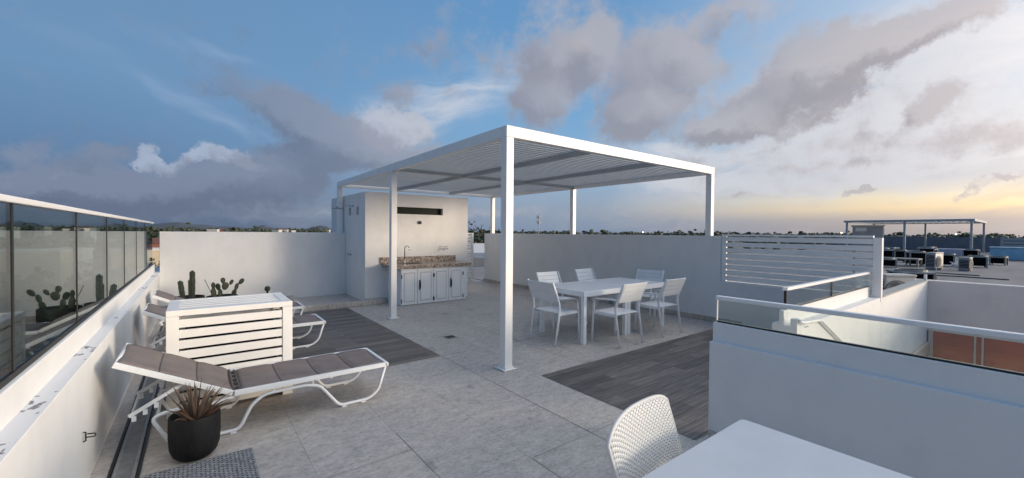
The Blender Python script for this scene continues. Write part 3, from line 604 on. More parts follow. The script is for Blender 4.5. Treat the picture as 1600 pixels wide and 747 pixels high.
# ------------------------------------------------------------------ sun loungers
def lounger(loc, label, ratchet=True):
    root = empty('sun_lounger', loc, label, 'sun lounger', 'sun loungers in a row by the left wall')
    Wd = .60; HX, HZ = .235, .315      # hinge
    hx, hz = -.445, .665               # head end
    fx, fz = 1.445, .315
    for y in (0, Wd):
        MB().tube([(HX,y,HZ),(fx,y,fz)], .018, 4, flat=(.013,.020)).build('seat_rail', M['furn'], root, bevel=.003)
        MB().tube([(HX-.01,y,HZ+.004),(hx,y,hz)], .018, 4, flat=(.013,.019)).build('back_rail', M['furn'], root, bevel=.003)
    MB().tube([(fx,-.013,fz),(fx,Wd+.013,fz)], .018, 4, flat=(.014,.017)).build('end_rail', M['furn'], root, bevel=.003)
    MB().tube([(hx+.01,-.01,hz-.005),(hx+.01,Wd+.01,hz-.005)], .012, 8).build('end_rail', M['furn'], root, smooth=True)
    for y in (.02, Wd-.02):
        pts = [(fx-.004,y,fz-.01),(1.372,y,.08),(1.285,y,.018),(1.02,y,.018),(.855,y,.235),(.74,y,.262),(.44,y,.256),(.35,y,.19),(.27,y,.018),(.05,y,.018),(-.14,y,.018),(-.255,y,.24),(-.16,y,.27),(.10,y,.262),(HX,y,.285)]
        MB().tube(rounded(pts, .045, 4), .0135, 10).build('leg_frame', M['furn'], root, smooth=True)
        for x in (.50, .80): MB().tube([(x,y,.262),(x,y,.305)], .009, 6).build('spacer', M['furn'], root)
        for x in (1.23, 1.06, .23, -.08): MB().box(x-.02, x+.02, y-.015, y+.015, .0, .009).build('foot_pad', M['furn'], root)
        # back support ratchet
        MB().tube([(-.03,y+(.03 if y<.3 else -.03),.47),(-.375,y+(.03 if y<.3 else -.03),.275)], .009, 4, flat=(.006,.012)).build('back_prop', M['furn'], root)
        mb = MB()
        for k in range(3): mb.box(-.36+k*.06, -.335+k*.06, y+(.024 if y<.3 else -.036), y+(.036 if y<.3 else -.024), .235+k*.034, .272+k*.034)
        mb.build('ratchet', M['furn'], root)
    MB().tube([(-.36,.05,.28),(-.36,Wd-.05,.28)], .008, 8).build('prop_bar', M['furn'], root)
    MB().tube([(-.22,.02,.25),(-.22,Wd-.02,.25)], .010, 8).build('cross_bar', M['furn'], root)
    MB().tube([(.95,.0,.29),(.95,Wd,.29)], .010, 8).build('cross_bar', M['furn'], root)
    # padded sling panels
    def sling(p0, p1, n, name, sag=.012):
        p0 = Vector((p0[0],0,p0[1])); p1 = Vector((p1[0],0,p1[1])); d = p1-p0; up = Vector((-d.z,0,d.x)).normalized()
        if up.z < 0: up = -up
        b = MB(); NX, NY = n*10, 12; top = []; bot = []
        for i in range(NX+1):
            t = i/NX; rowt = []; rowb = []
            ph = (t*n) % 1.0
            puff = .010*(min(1, 5*min(ph, 1-ph) if 0 < i < NX else 0))**.6
            for j in range(NY+1):
                u = j/NY; q = p0+d*t+Vector((0, .018+u*(Wd-.036), 0))
                s_ = -sag*4*u*(1-u)
                rowt.append(b.bm.verts.new(q+up*(s_+puff+.006))); rowb.append(b.bm.verts.new(q+up*(s_-.004)))
            top.append(rowt); bot.append(rowb)
        for i in range(NX):
            for j in range(NY):
                b.bm.faces.new([top[i][j],top[i+1][j],top[i+1][j+1],top[i][j+1]]); b.bm.faces.new([bot[i][j],bot[i][j+1],bot[i+1][j+1],bot[i+1][j]])
        for i in range(NX):
            b.bm.faces.new([top[i][0],bot[i][0],bot[i+1][0],top[i+1][0]]); b.bm.faces.new([top[i][NY],top[i+1][NY],bot[i+1][NY],bot[i][NY]])
        for j in range(NY):
            b.bm.faces.new([top[0][j],top[0][j+1],bot[0][j+1],bot[0][j]]); b.bm.faces.new([top[NX][j],bot[NX][j],bot[NX][j+1],top[NX][j+1]])
        so_ = b.build(name, M['fabric'], root, smooth=True)
        for i in range(1, n):
            q = p0+d*(i/n)
            MB().tube([q+Vector((0, .018+u*(Wd-.036), 0))+up*(-sag*4*u*(1-u)+.0075) for u in (0,.1,.25,.4,.5,.6,.75,.9,1)], .0045, 6, flat=(.006,.003)).build('seam', M['seam'], so_)
        return so_
    sling((HX+.045, HZ+.008), (fx-.02, fz+.008), 4, 'seat_sling'); sling((HX-.012, HZ+.022), (hx+.015, hz+.006), 3, 'back_sling')
    # pivot rods and lacing between seat and back
    for x, z in ((HX+.034, HZ+.012), (HX-.004, HZ+.022)): MB().tube([(x,.015,z),(x,Wd-.015,z)], .010, 8).build('pivot_rod', M['blackrod'], root)
    for k in range(5): MB().box(HX-.006, HX+.036, .06+k*.11, .08+k*.11, HZ+.008, HZ+.028).build('hinge_strap', M['blackrod'], root)
    return root
l1 = lounger((0, 3.84, 0), 'nearest sun lounger with taupe sling, in front of the slatted box cover')
l2 = copy_tree(l1); l2.location = (-.03, 6.10, .004); l2['label'] = 'middle sun lounger, directly behind the slatted box cover'
l3 = copy_tree(l1); l3.location = (-.03, 7.50, .004); l3['label'] = 'farthest sun lounger, in front of the potted cacti'

# ------------------------------------------------------------------ pots and plants
def pot(name, loc, rb, rt, h, label, n=40, ribs=True):
    root = empty(name, loc, label, 'plant pot')
    MB().lathe([(0,0),(rb*.80,0),(rb*.95,.012),((rb+rt)*.49,h*.12),(rt*.955,h*.28),(rt*.99,h*.55),(rt*.98,h*.98),(rt*.965,h),(rt*.90,h*.995),(rt*.88,h*.84),(0,h*.84)], (0,0,0), n).build('body', M['pot'], root, smooth=True)
    MB().lathe([(rt*.87,h*.845),(rt*.5,h*.875),(0,h*.88)], (0,0,0), 24).build('soil', M['soil'], root)
    return root
pot('plant_pot', (-.008, 3.625, 0), .110, .150, .300, 'black round pot in front of the nearest lounger', 48)
# spiky bromeliad
br = empty('spiky_plant', (-.008, 3.625, .262), 'reddish brown spiky succulent growing in the near black pot', 'plant')
mb = MB(); rnd = random.Random(3)
for i in range(40):
    a = rnd.uniform(0, 2*pi); tilt = rnd.uniform(.12, 1.0)**1.0; Ln = rnd.uniform(.19, .32)*(1.05 if tilt < .6 else .85); w = rnd.uniform(.013, .021)
    base = Vector((cos(a)*.035*tilt*2, sin(a)*.035*tilt*2, 0)); prev = None; curl = rnd.uniform(-.2, .9)*tilt
    for k in range(7):
        t = k/6; th = tilt+curl*t*t
        if k: pos = pos+Vector((cos(a)*sin(th), sin(a)*sin(th), cos(th)))*Ln/6
        else: pos = base.copy()
        ww = w*(1-t)**.8*(1 if k else .8)+.0006
        sd = Vector((-sin(a), cos(a), 0)); nrm = Vector((cos(a)*cos(th), sin(a)*cos(th), -sin(th)))
        ring = [mb.bm.verts.new(pos-sd*ww+nrm*-ww*.35), mb.bm.verts.new(pos+nrm*ww*.25), mb.bm.verts.new(pos+sd*ww+nrm*-ww*.35), mb.bm.verts.new(pos-nrm*(-ww*.45))]
        if prev:
            for q in range(4): mb.bm.faces.new([prev[q], prev[(q+1)%4], ring[(q+1)%4], ring[q]])
        prev = ring
mb.build('leaves', M['brom'], br); br.scale = (.88, .88, .92)

# two cactus pots
pot('plant_pot', (-.10, 9.62, 0), .16, .24, .36, 'dark bowl pot holding the columnar cactus by the back wall')
def cactus_column(mb, x, y, z0, h, r, lean=0, ribs=8):
    n = ribs*4; prev = None; K_ = 16
    for k in range(K_+1):
        t = k/K_; rr = r*(.82+.18*sin(t*pi*.9))*(1+.04*sin(t*23)) if t < .9 else r*math.sqrt(max(0, 1-((t-.9)/.1)**2))*.9+.002
        c = Vector((x+lean*t*h, y, z0+h*t)); ring = []
        for j in range(n):
            a = 2*pi*j/n; q = rr*(1+.13*cos(ribs*a)); ring.append(mb.bm.verts.new(c+Vector((q*cos(a), q*sin(a), 0))))
        if prev:
            for j in range(n): mb.bm.faces.new([prev[j], prev[(j+1)%n], ring[(j+1)%n], ring[j]])
        prev = ring
    mb.bm.faces.new(prev)
cc = empty('columnar_cactus', (-.10, 9.62, .31), 'tall ribbed columnar cactus with two upright stems against the back wall', 'cactus')
mb = MB(); cactus_column(mb, .05, 0, 0, .53, .040, .0); mb.build('stem', M['cactus'], cc)
mb = MB(); cactus_column(mb, -.085, .02, 0, .35, .038, -.12); mb.build('stem', M['cactus'], cc)
mb = MB(); cactus_column(mb, .003, -.03, 0, .36, .009, -.02, 4); mb.build('stem', M['cactus'], cc)
pot('plant_pot', (.40, 9.62, 0), .17, .26, .33, 'dark bowl pot holding the prickly pear by the back wall')
pp = empty('prickly_pear', (.40, 9.62, .28), 'prickly pear cactus with flat rounded pads left of the back wall middle', 'cactus')
def pad(x, z, w, h, ang, y=0.0, yaw=0, mat='pad'):
    mb = MB(); n = 20
    T = Matrix.Translation((x, y, z)) @ Matrix.Rotation(yaw, 4, 'Z') @ Matrix.Rotation(ang, 4, 'Y')
    rings = []
    for f, th in ((.0, .0), (.55, .75), (.85, .95), (1.0, .35)):
        pass
    layers = [(-.5, .62), (-.38, .88), (0, 1.0), (.38, .88), (.5, .62)]
    for dz, sc_ in layers:
        ring = []
        for j in range(n):
            a = 2*pi*j/n; px_ = cos(a)*w/2*sc_*(1-.22*(1-sin(a))/2); pz_ = (sin(a)*sc_+1)*h/2
            ring.append(mb.bm.verts.new(T @ Vector((px_, dz*.030, pz_))))
        rings.append(ring)
    for A, B in zip(rings, rings[1:]):
        for j in range(n): mb.bm.faces.new([A[j], A[(j+1)%n], B[(j+1)%n], B[j]])
    mb.bm.faces.new(rings[0][::-1]); mb.bm.faces.new(rings[-1])
    return mb.build('pad', M[mat], pp, smooth=True)
for a in ((-.12,.0,.10,.22,-.10,0,.3),(-.13,.19,.10,.13,-.18,.01,.9),(.03,.16,.13,.15,.25,-.02,.2),(-.05,.15,.10,.14,-.2,.03,-.5),(.02,.28,.095,.12,-.12,-.01,.4),(.12,.25,.07,.11,.5,0,.2),(.16,.0,.09,.17,.30,.0,-.2),(.21,.13,.08,.15,.28,.01,.3),(.27,.25,.09,.13,.62,.0,.1),(-.03,.0,.09,.18,.0,.02,.4)):
    pad(a[0], a[1], a[2], a[3], a[4], a[5], a[6])
tag(MB().tube([(.27,9.62,.30),(.13,9.60,.66)], .006, 6).build('plant_stake', M['bark']), 'thin leaning stake in the prickly pear pot', 'stake')
# small cactus just visible above the cover
pot('plant_pot', (1.15, 9.62, 0), .09, .12, .20, 'small dark pot right of the prickly pear')
sc2 = empty('small_cactus', (1.15, 9.62, .17), 'small dark round-topped cactus alone right of the prickly pear', 'cactus')
mb = MB(); cactus_column(mb, .0, 0, 0, .19, .018, 0, 6); mb.build('stem', M['cactus'], sc2)
mb = MB(); mb.lathe([(.0,-.06),(.035,-.045),(.052,-.01),(.048,.03),(.025,.052),(.0,.056)], (0,0,.235), 16); mb.build('pad', M['cactus'], sc2, smooth=True)

# ------------------------------------------------------------------ rug
rg = empty('woven_rug', (.0, 2.9, .0), 'grey and white coarsely woven rug at the bottom left', 'rug')
MB().box(-.27, .32, -.9, .585, .004, .016).build('body', M['rug'], rg, bevel=.004)
mb = MB()
for k in range(70):
    x = -.265+k*.0084; mb.tube([(x,.585,.010),(x+random.uniform(-.004,.004),.605+random.uniform(0,.008),.004)], .0018, 4)
mb.build('fringe', M['rug'], rg)

# ------------------------------------------------------------------ dining furniture
def dining_table(loc, label):
    root = empty('dining_table', loc, label, 'table', 'white tables pushed together')
    w, d, h = 1.0, .95, .75
    mb = MB()
    for k in range(8): mb.box(.03, w-.03, .032+k*.1112, .032+k*.1112+.108, h-.016, h-.002)
    mb.build('table_top', M['table'], root, bevel=.002)
    for bb_ in ((0, w, 0, .03), (0, w, d-.03, d), (0, .03, .0305, d-.0305), (w-.03, w, .0305, d-.0305)):
        MB().box(*bb_, h-.075, h).build('apron', M['furn'], root, bevel=.003)
    for x in (.004, w-.064):
        for y in (.004, d-.064): MB().box(x, x+.06, y, y+.06, .0, h-.0755).build('leg', M['furn'], root, bevel=.003)
    return root
t1 = dining_table((4.34, 3.99, 0), 'left one of the two white square dining tables pushed together under the pergola')
t2 = copy_tree(t1); t2.location = (5.345, 3.99, 0); t2['label'] = 'right one of the two white square dining tables, nearer the slatted screen'
def chair(loc, rz, label):
    """faces +y at rz = 0; origin under the back legs' middle"""
    root = empty('dining_chair', loc, label, 'chair', 'white armchairs round the dining tables', rz)
    w = .26
    for s in (-1, 1):
        x = s*w
        MB().tube(rounded([(x,-.03,0),(x,.045,.42),(x,.055,.56),(x*.99,-.01,.72),(x*.98,-.085,.89)], .12), .015, 8, flat=(.011,.019)).build('leg', M['furn'], root, smooth=True)
        MB().tube(rounded([(x,.475,0),(x,.455,.40),(x,.44,.60)], .1), .015, 8, flat=(.011,.018)).build('leg', M['furn'], root, smooth=True)
        MB().tube(rounded([(x,.03,.655),(x,.25,.645),(x,.46,.625),(x,.47,.60)], .04), .015, 8, flat=(.022,.011)).build('armrest', M['furn'], root, smooth=True)
        MB().tube([(x*.96,.05,.425),(x*.96,.455,.425)], .012, 4, flat=(.009,.016)).build('seat_rail', M['furn'], root)
    MB().tube([(-w,.455,.42),(w,.455,.42)], .012, 4, flat=(.009,.016)).build('seat_rail', M['furn'], root)
    mb = MB()
    for k in range(5): mb.box(-w+.018, w-.018, .045+k*.083, .045+k*.083+.0805, .440, .452)
    mb.build('seat', M['furn'], root, bevel=.003)
    mb = MB()
    for k in range(4):
        z = .615+k*.068; y = .018-(z-.615)*.42
        T = Matrix.Translation((0, y, z)) @ Matrix.Rotation(R(23), 4, 'X')
        mb.box(-w+.016, w-.016, -.007, .007, .0, .0705, T)
    mb.build('backrest', M['furn'], root, bevel=.003)
    return root
c2 = chair((4.87, 3.60, 0), 0, 'white armchair at the front side of the tables, centre of the group')
for loc, rz, lb in (((5.90, 3.60, 0), 0, 'white armchair at the front side of the tables, nearest the stairs'),
                    ((3.99, 4.44, 0), -pi/2+R(3), 'white armchair at the left end of the dining tables, its back to the pergola post'),
                    ((4.96, 5.36, 0), pi, 'white armchair at the far side of the tables, left one of the two'),
                    ((5.97, 5.42, 0), pi+R(4), 'white armchair at the far side of the tables, right one of the two'),
                    ((6.80, 4.62, 0), pi/2+R(8), 'white armchair at the right end of the dining tables, closest to the grey wall')):
    c = copy_tree(c2); c.location = loc; c.rotation_euler = (0, 0, rz); c['label'] = lb

# ------------------------------------------------------------------ foreground table and woven chair
ft = empty('white_table', (1.2, .3, 0), 'smooth white table top cropped at the bottom right corner', 'table')
mb = MB(); x0, x1, y0, y1, r_ = -.60, .755, -.52, .537, .025
pts = []
for cx, cy, a0 in ((x1-r_, y1-r_, 0), (x0+r_, y1-r_, 90), (x0+r_, y0+r_, 180), (x1-r_, y0+r_, 270)):
    for k in range(7): a = R(a0+k*15); pts.append((cx+r_*cos(a), cy+r_*sin(a)))
mb.prism(pts, 'z', .718, .75); mb.build('table_top', M['table'], ft, bevel=.004)
for x in (x0+.06, x1-.12):
    for y in (y0+.06, y1-.12): MB().box(x, x+.055, y, y+.055, 0, .7175).build('leg', M['furn'], ft, bevel=.004)
def rattan():
    m, nt, b = newmat('woven_resin'); L = nt.links
    uv = nt.nodes.new('ShaderNodeTexCoord'); sp = nt.nodes.new('ShaderNodeSeparateXYZ'); L.new(uv.outputs['UV'], sp.inputs[0])
    def mm(op, a, b_=None):
        n = nt.nodes.new('ShaderNodeMath'); n.operation = op
        for i, v in enumerate((a, b_)):
            if v is None: continue
            if isinstance(v, (int, float)): n.inputs[i].default_value = v
            else: L.new(v, n.inputs[i])
        return n.outputs[0]
    u = mm('MULTIPLY', sp.outputs[0], 40*pi); v = mm('MULTIPLY', sp.outputs[1], 42*pi)
    su, cu, sv, cv_ = mm('SINE', u), mm('COSINE', u), mm('SINE', v), mm('COSINE', v)
    w = mm('MULTIPLY', su, sv)
    weft = mm('MULTIPLY', mm('ABSOLUTE', sv), mm('MULTIPLY_ADD', w, .5)) if False else mm('ABSOLUTE', sv)
    alt = mm('ADD', mm('MULTIPLY', w, .5), mm('MULTIPLY', mm('MULTIPLY', mm('ABSOLUTE', su), mm('ABSOLUTE', sv)), .6))
    hgt = alt
    r = ramp(nt, [(.0, (.50, .49, .48)), (.12, (.69, .685, .67)), (.35, (.78, .775, .76))]); L.new(mm('ABSOLUTE', mm('ADD', mm('MULTIPLY', w, .35), mm('MULTIPLY', mm('ABSOLUTE', w), .75))), r.inputs[0]); L.new(r.outputs[0], b.inputs['Base Color'])
    bu = nt.nodes.new('ShaderNodeBump'); bu.inputs['Strength'].default_value = 1; bu.inputs['Distance'].default_value = .006; L.new(hgt, bu.inputs['Height']); L.new(bu.outputs[0], b.inputs['Normal'])
    b.inputs['Roughness'].default_value = .45
    return m
M['rattan'] = rattan(); M['rattanrim'] = simple('resin_rim', (.66, .64, .61), .5)
def shell(fn, nu, nv, name, parent, mat, thick=.012):
    bm = bmesh.new(); uvl = bm.loops.layers.uv.new('UVMap'); g = [[bm.verts.new(fn(i/nu, j/nv)) for j in range(nv+1)] for i in range(nu+1)]
    for i in range(nu):
        for j in range(nv):
            f = bm.faces.new([g[i][j], g[i+1][j], g[i+1][j+1], g[i][j+1]])
            for lp, (a, c) in zip(f.loops, ((i,j),(i+1,j),(i+1,j+1),(i,j+1))): lp[uvl].uv = (a/nu, c/nv)
            f.smooth = True
    me = bpy.data.meshes.new(name); bm.to_mesh(me); bm.free(); me.materials.append(mat)
    o = bpy.data.objects.new(name, me); col.objects.link(o); o.parent = parent
    m = o.modifiers.new('solid', 'SOLIDIFY'); m.thickness = thick; m.offset = 0
    return o
rc = empty('woven_chair', (1.490, .640, 0), 'white woven resin chair tucked under the foreground white table', 'chair', rz=R(7))
def backf(u, v):      # u across, v up
    s = 2*u-1; z = .44+v*(.425-.03*abs(s)**6-.045*max(0,-s)**2)
    half = .225+.02*v-.02*max(0, v-.55)**1.3
    th = s*.62; x = half*sin(th)/sin(.62); y = .285+.10*v+.02*v*v-.10*(1-cos(th))*3.0*.5
    return Vector((x, y, z))
bk = shell(backf, 26, 22, 'backrest', rc, M['rattan'])
edge = [backf(0, k/12) for k in range(13)]+[backf(k/26, 1) for k in range(1, 26)]+[backf(1, 1-k/12) for k in range(13)]
MB().tube(edge, .008, 8).build('rim', M['rattanrim'], bk, smooth=True)
shell(lambda u, v: Vector(((2*u-1)*(.225-.01*(1-v)), -.20+v*.49, .44-.012*(1-(2*u-1)**2)+.01*(1-v)**4*-1)), 24, 24, 'seat', rc, M['rattan'], .02)
for sx_ in (-1, 1):
    MB().tube([(sx_*.20,-.17,.43),(sx_*.225,-.21,0)], .02, 10, r2=.014).build('leg', M['furn'], rc, smooth=True)
    MB().tube([(sx_*.20,.26,.43),(sx_*.225,.31,0)], .02, 10, r2=.014).build('leg', M['furn'], rc, smooth=True)

# ------------------------------------------------------------------ neighbouring roof
nr = empty('neighbouring_building', (11.25, -30, -12), 'neighbouring flat-roofed building covered with air conditioning units', 'building')
MB().box(0.001, 51, 0, 46, 0, 12.0).build('roof', M['membrane'], nr)
MB().box(-3.62, 0, 31.63, 46, 0, 11.98).build('roof', M['membrane'], nr)
MB().box(51.0, 51.3, 0, 46, 0, 13.46).build('parapet', M['slate_plaster'], nr)
# second pergola far away
p2 = empty('distant_pergola', (50, 3.9, 0), 'distant white pergola on the neighbouring roof', 'pergola')
for x in (0, 10.0):
    for y in (0, 4.0, 8.1): MB().box(x, x+.15, y, y+.15, 0, 2.80).build('post', M['fargrey'], p2)
MB().box(-.05, .28, -.1, 8.4, 2.80, 2.98).build('beam', M['fargrey'], p2); MB().box(9.95, 10.28, -.1, 8.4, 2.80, 2.98).build('beam', M['fargrey'], p2)
MB().box(.28, 9.95, -.1, .15, 2.80, 2.98).build('beam', M['fargrey'], p2); MB().box(.28, 9.95, 8.15, 8.4, 2.80, 2.98).build('beam', M['fargrey'], p2)
mb = MB(); [mb.box(.28, 9.95, .4+k*.42, .55+k*.42, 2.82, 2.9) for k in range(18)]; mb.build('slat_panel', M['fargrey'], p2)
s2 = empty('distant_screen', (58.5, -6.5, 0), 'distant white slatted screen beyond the blue box on the neighbouring roof', 'screen')
for k in range(4): MB().box(0, .05, 0, 9.2, .25+k*.32, .48+k*.32).build('slat', M['fargrey'], s2)
for y in (0, 4.5, 9.2): MB().box(-.06, 0, y, y+.15, 0, 1.5).build('post', M['fargrey'], s2)

# air conditioning units
def cyl_grille(mb, x, y, z, r, axis='y'):
    for rr in (r, r*.78, r*.56, r*.34, r*.12): mb.lathe([(rr,0),(rr+.008,0),(rr+.008,.012),(rr,.012),(rr,0)], (x,y,z), 20, axis)
def ac_split(loc, rz, label, s=1.0, w=.95, d=.36, h=.80):
    """white side-blowing condenser: louvred coil side, fan grille front, rounded lid"""
    root = empty('condenser_unit', loc, label, 'air conditioner', 'white condensers on the neighbouring roof', rz)
    MB().box(-w/2, w/2, -d/2, d/2, .08, h-.04).build('body', M['acwhite'], root, bevel=.02, seg=2)
    MB().box(-w/2-.01, w/2+.01, -d/2-.01, d/2+.01, h-.04, h+.01).build('lid', M['acwhite'], root, bevel=.015)
    MB().lathe([(0,0),(.27,0),(.27,.01),(0,.01)], (-w*.13, -d/2-.012, h*.48), 28, 'y').build('fan_opening', M['acfin'], root)
    mb = MB(); 
    for rr in (.08, .14, .20, .26): mb.lathe([(rr,0),(rr+.008,0),(rr+.008,.008),(rr,.008),(rr,0)], (-w*.13, -d/2-.024, h*.48), 24, 'y')
    mb.build('fan_grille', M['acgrey'], root)
    MB().box(-w/2-.012, -w/2-.002, -d/2+.04, d/2-.04, .13, h-.10).build('coil', M['acfin'], root)
    mb = MB(); [mb.box(-w/2-.018, -w/2-.012, -d/2+.03, d/2-.03, .15+k*.065, .165+k*.065) for k in range(9)]; mb.build('louvres', M['acwhite'], root)
    for x in (-w*.35, w*.35): MB().box(x-.04, x+.04, -d/2, d/2, 0, .08).build('foot', M['acgrey'], root)
    return root
def ac_box(loc, rz, label, w=1.0, d=.9, h=.85):
    """square condenser with dark coils on the sides and a fan on top"""
    root = empty('rooftop_unit', loc, label, 'air conditioner', 'dark square units on the neighbouring roof', rz)
    MB().box(-w/2+.03, w/2-.03, -d/2+.03, d/2-.03, .1, h-.05).build('coil', M['acfin'], root)
    for sx_ in (-1, 1):
        for sy_ in (-1, 1): MB().box(sx_*(w/2-.03)-.03, sx_*(w/2-.03)+.03, sy_*(d/2-.03)-.03, sy_*(d/2-.03)+.03, .0, h-.051).build('corner_post', M['acgrey'], root)
    MB().box(-w/2, w/2, -d/2, d/2, h-.05, h).build('lid', M['acgrey'], root, bevel=.01)
    MB().lathe([(.30,0),(.33,0),(.33,.05),(.30,.05),(.30,0)], (0,0,h), 20).build('fan_ring', M['acgrey'], root)
    MB().box(w/2-.02, w/2, -d/2+.06, d/2-.06, .1, h-.05).build('side_panel', M['acgrey'], root)
    return root
def facing(x, y, extra=0): return math.atan2(-x, y)*0+extra
# placed on the roof surface (top of the neighbouring roof is level with the terrace floor)
ac_split((27.3, 3.31, .0), R(-12), 'white condenser with rounded lid, taller and left one of the two among the dark units', w=.8, h=.80)
a4 = ac_split((27.5, 2.35, .0), R(-8), 'small white condenser at the right end of the row of dark units', w=.42, d=.36, h=.62)
ac_split((12.0, 2.06, .0), R(-40), 'nearest white condenser just behind the top edge of the stairwell wall', w=.62, d=.34, h=.74)
ac_box((30.2, 4.32, 0), R(18), 'large dark unit left of the white condenser with rounded lid', .98, .7, .72)
ac_box((31.0, 3.31, 0), R(5), 'dark unit between the two white condensers', .75, .6, .62)
ac_box((31.3, 2.25, 0), R(8), 'dark unit right of the small white condenser', .85, .6, .56)
ac_box((50.2, 6.42, 0), 0, 'far dark unit near the middle post of the distant pergola', 1.5, .8, .62)
ac_box((45.9, 3.62, 0), 0, 'far dark unit beneath the right end of the distant pergola', 1.25, .8, .56)
ac_box((46.6, 8.25, 0), 0, 'low far dark unit right beside the slatted screen end post', 2.0, .8, .55)
ac_box((15.2, 2.28, 0), R(35), 'near dark long unit behind the far corner of the stairwell wall', .72, .72, .63)
u = ac_box((32.8, 5.43, 0), R(20), 'narrow dark unit left of the large dark unit', .42, .5, .7)
u = ac_box((27.3, 5.0, 0), R(10), 'low dark unit right behind the end post of the slatted screen', .8, .8, .42)
u = ac_box((36.5, 6.6, 0), R(10), 'dark unit in the shade behind the low far unit on the left', 1.3, .8, .62)
ac_box((38.5, 5.0, 0), R(-6), 'dark unit behind the gap between the large dark unit and the white condenser', .95, .8, .70)
ac_box((34.5, 4.55, 0), R(12), 'dark unit peeking out over the top of the large dark unit', .8, .7, .85)
ac_box((40.5, 7.6, 0), R(4), 'small dark unit below the middle post of the distant pergola', .9, .7, .6)
ac_box((35.0, 1.75, 0), R(-4), 'low dark unit between the small white condenser and the blue box', .8, .6, .45)
sf = empty('pipe_shelf', (29.0, 4.9, 0), 'low metal shelf with pipes left of the large dark unit', 'shelf')
MB().box(-.5, .5, -.9, .9, .36, .42).build('top', M['shelf'], sf)
for x in (-.45, .45):
    for y in (-.85, .85): MB().box(x-.04, x+.04, y-.04, y+.04, 0, .359).build('leg', M['shelf'], sf)
pi_ = MB()
for k in range(4):
    y0 = 2.75+k*.07
    pi_.tube(rounded([(28.9,y0,.02+.1*k),(28.6,y0-.12,.30),(28.3,y0-.05,.10),(28.0,y0-.22,.28),(27.9,y0-.34,.10)], .1), .022, 6)
tag(pi_.build('refrigerant_pipes', M['lilac'], smooth=True), 'tangled insulated pipes between the two white condensers', 'pipes')
for k, (x, y, l) in enumerate(((24.6, 2.9, 'nearer cable lying across the flat grey roof'), (23.2, 2.1, 'farther right cable lying across the flat grey roof'))):
    tag(MB().tube([(x, y-1.2, .02),(x+.2, y, .02),(x-.1, y+1.6, .02)], .02, 6).build('roof_cable', M['black']), l, 'cable')
lb = MB().box(47.0, 48.2, 3.9, 5.7, 0, .56).build('covered_box', M['lilac'], bevel=.03); tag(lb, 'pale lilac covered box behind the dark units on the neighbouring roof', 'box')
bb = empty('blue_box', (42.1, -.5, 0), 'long pale blue box with a paler stripe at the right end of the neighbouring roof', 'box')
MB().box(0, 1.4, 0, 3.0, .06, .80).build('body', M['bluebox'], bb, bevel=.02); MB().box(-.05, 1.45, -.05, 3.05, .8, .86).build('lid', M['bluebox'], bb); MB().box(0, 1.4, 0, 3.0, 0, .059).build('plinth', M['acgrey'], bb)
MB().box(-.012, -.002, 1.2, 1.32, .08, .79).build('seam', M['housewhite'], bb)
tu = empty('raised_air_unit', (13.9, 2.92, 0), 'tan and grey rooftop unit sticking up behind the slatted screen', 'air conditioner', rz=R(12))
MB().box(-.28, .28, -.30, .30, 1.2, 1.80).build('body', M['acgrey'], tu, bevel=.01); MB().box(-.31, .31, -.33, .33, 1.801, 1.84).build('lid', M['actan'], tu, bevel=.005)
MB().box(-.2, .281, -.312, -.301, 1.22, 1.79).build('side_panel', M['actan'], tu); MB().box(-.12, .18, -.318, -.3125, 1.62, 1.76).build('vent', M['acfin'], tu)
MB().box(-.292, -.281, .02, .24, 1.68, 1.78).build('label_plate', M['housewhite'], tu)
for x in (-.24, .24):
    for y in (-.26, .26): MB().box(x-.02, x+.02, y-.02, y+.02, 0, 1.199).build('leg', M['acgrey'], tu)

# ------------------------------------------------------------------ town, trees, hills
GZ = -12.0
b = MB(); n = 48
vs = []
c0 = b.bm.verts.new((0, 0, GZ))
ringr = [60, 300, 1500, 9000]; prev = None
for r_ in ringr:
    ring = [b.bm.verts.new((r_*cos(2*pi*j/n), r_*sin(2*pi*j/n), GZ)) for j in range(n)]
    for j in range(n):
        if prev: b.bm.faces.new([prev[j], ring[j], ring[(j+1)%n], prev[(j+1)%n]])
        else: b.bm.faces.new([c0, ring[j], ring[(j+1)%n]])
    prev = ring
struct(b.build('ground', M['ground']))

def azxy(azd, dist): return (dist*sin(R(azd)), dist*cos(R(azd)))
# far hills (left of the picture)
def hill(azd, dist, w, h, name='hills'):
    b = MB(); x, y = azxy(azd, dist); nx, ny = 40, 10; g = []
    ux = Vector((cos(R(azd)), -sin(R(azd)), 0)); uy = Vector((sin(R(azd)), cos(R(azd)), 0)); rnd = random.Random(int(azd*10))
    ph = [rnd.uniform(0, 6) for _ in range(4)]
    for i in range(nx+1):
        row = []
        for j in range(ny+1):
            s = i/nx*2-1; t = j/ny*2-1
            hh = h*max(0, math.exp(-(s*2.1)**2)-.012)*(1+.10*sin(9*s+ph[0])+.05*sin(23*s+ph[1]))*max(0, 1-t*t)
            row.append(b.bm.verts.new(Vector((x, y, GZ-1))+ux*s*w+uy*t*w*.4+Vector((0,0,hh))))
        g.append(row)
    for i in range(nx):
        for j in range(ny): b.bm.faces.new([g[i][j], g[i+1][j], g[i+1][j+1], g[i][j+1]])
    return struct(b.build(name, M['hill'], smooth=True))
hill(-1.0, 5200, 800, 88); hill(-11, 5200, 1300, 72); hill(6.5, 6000, 380, 74); hill(12.5, 6000, 330, 92); hill(3.0, 6200, 1400, 60); hill(-22, 5000, 1300, 78)

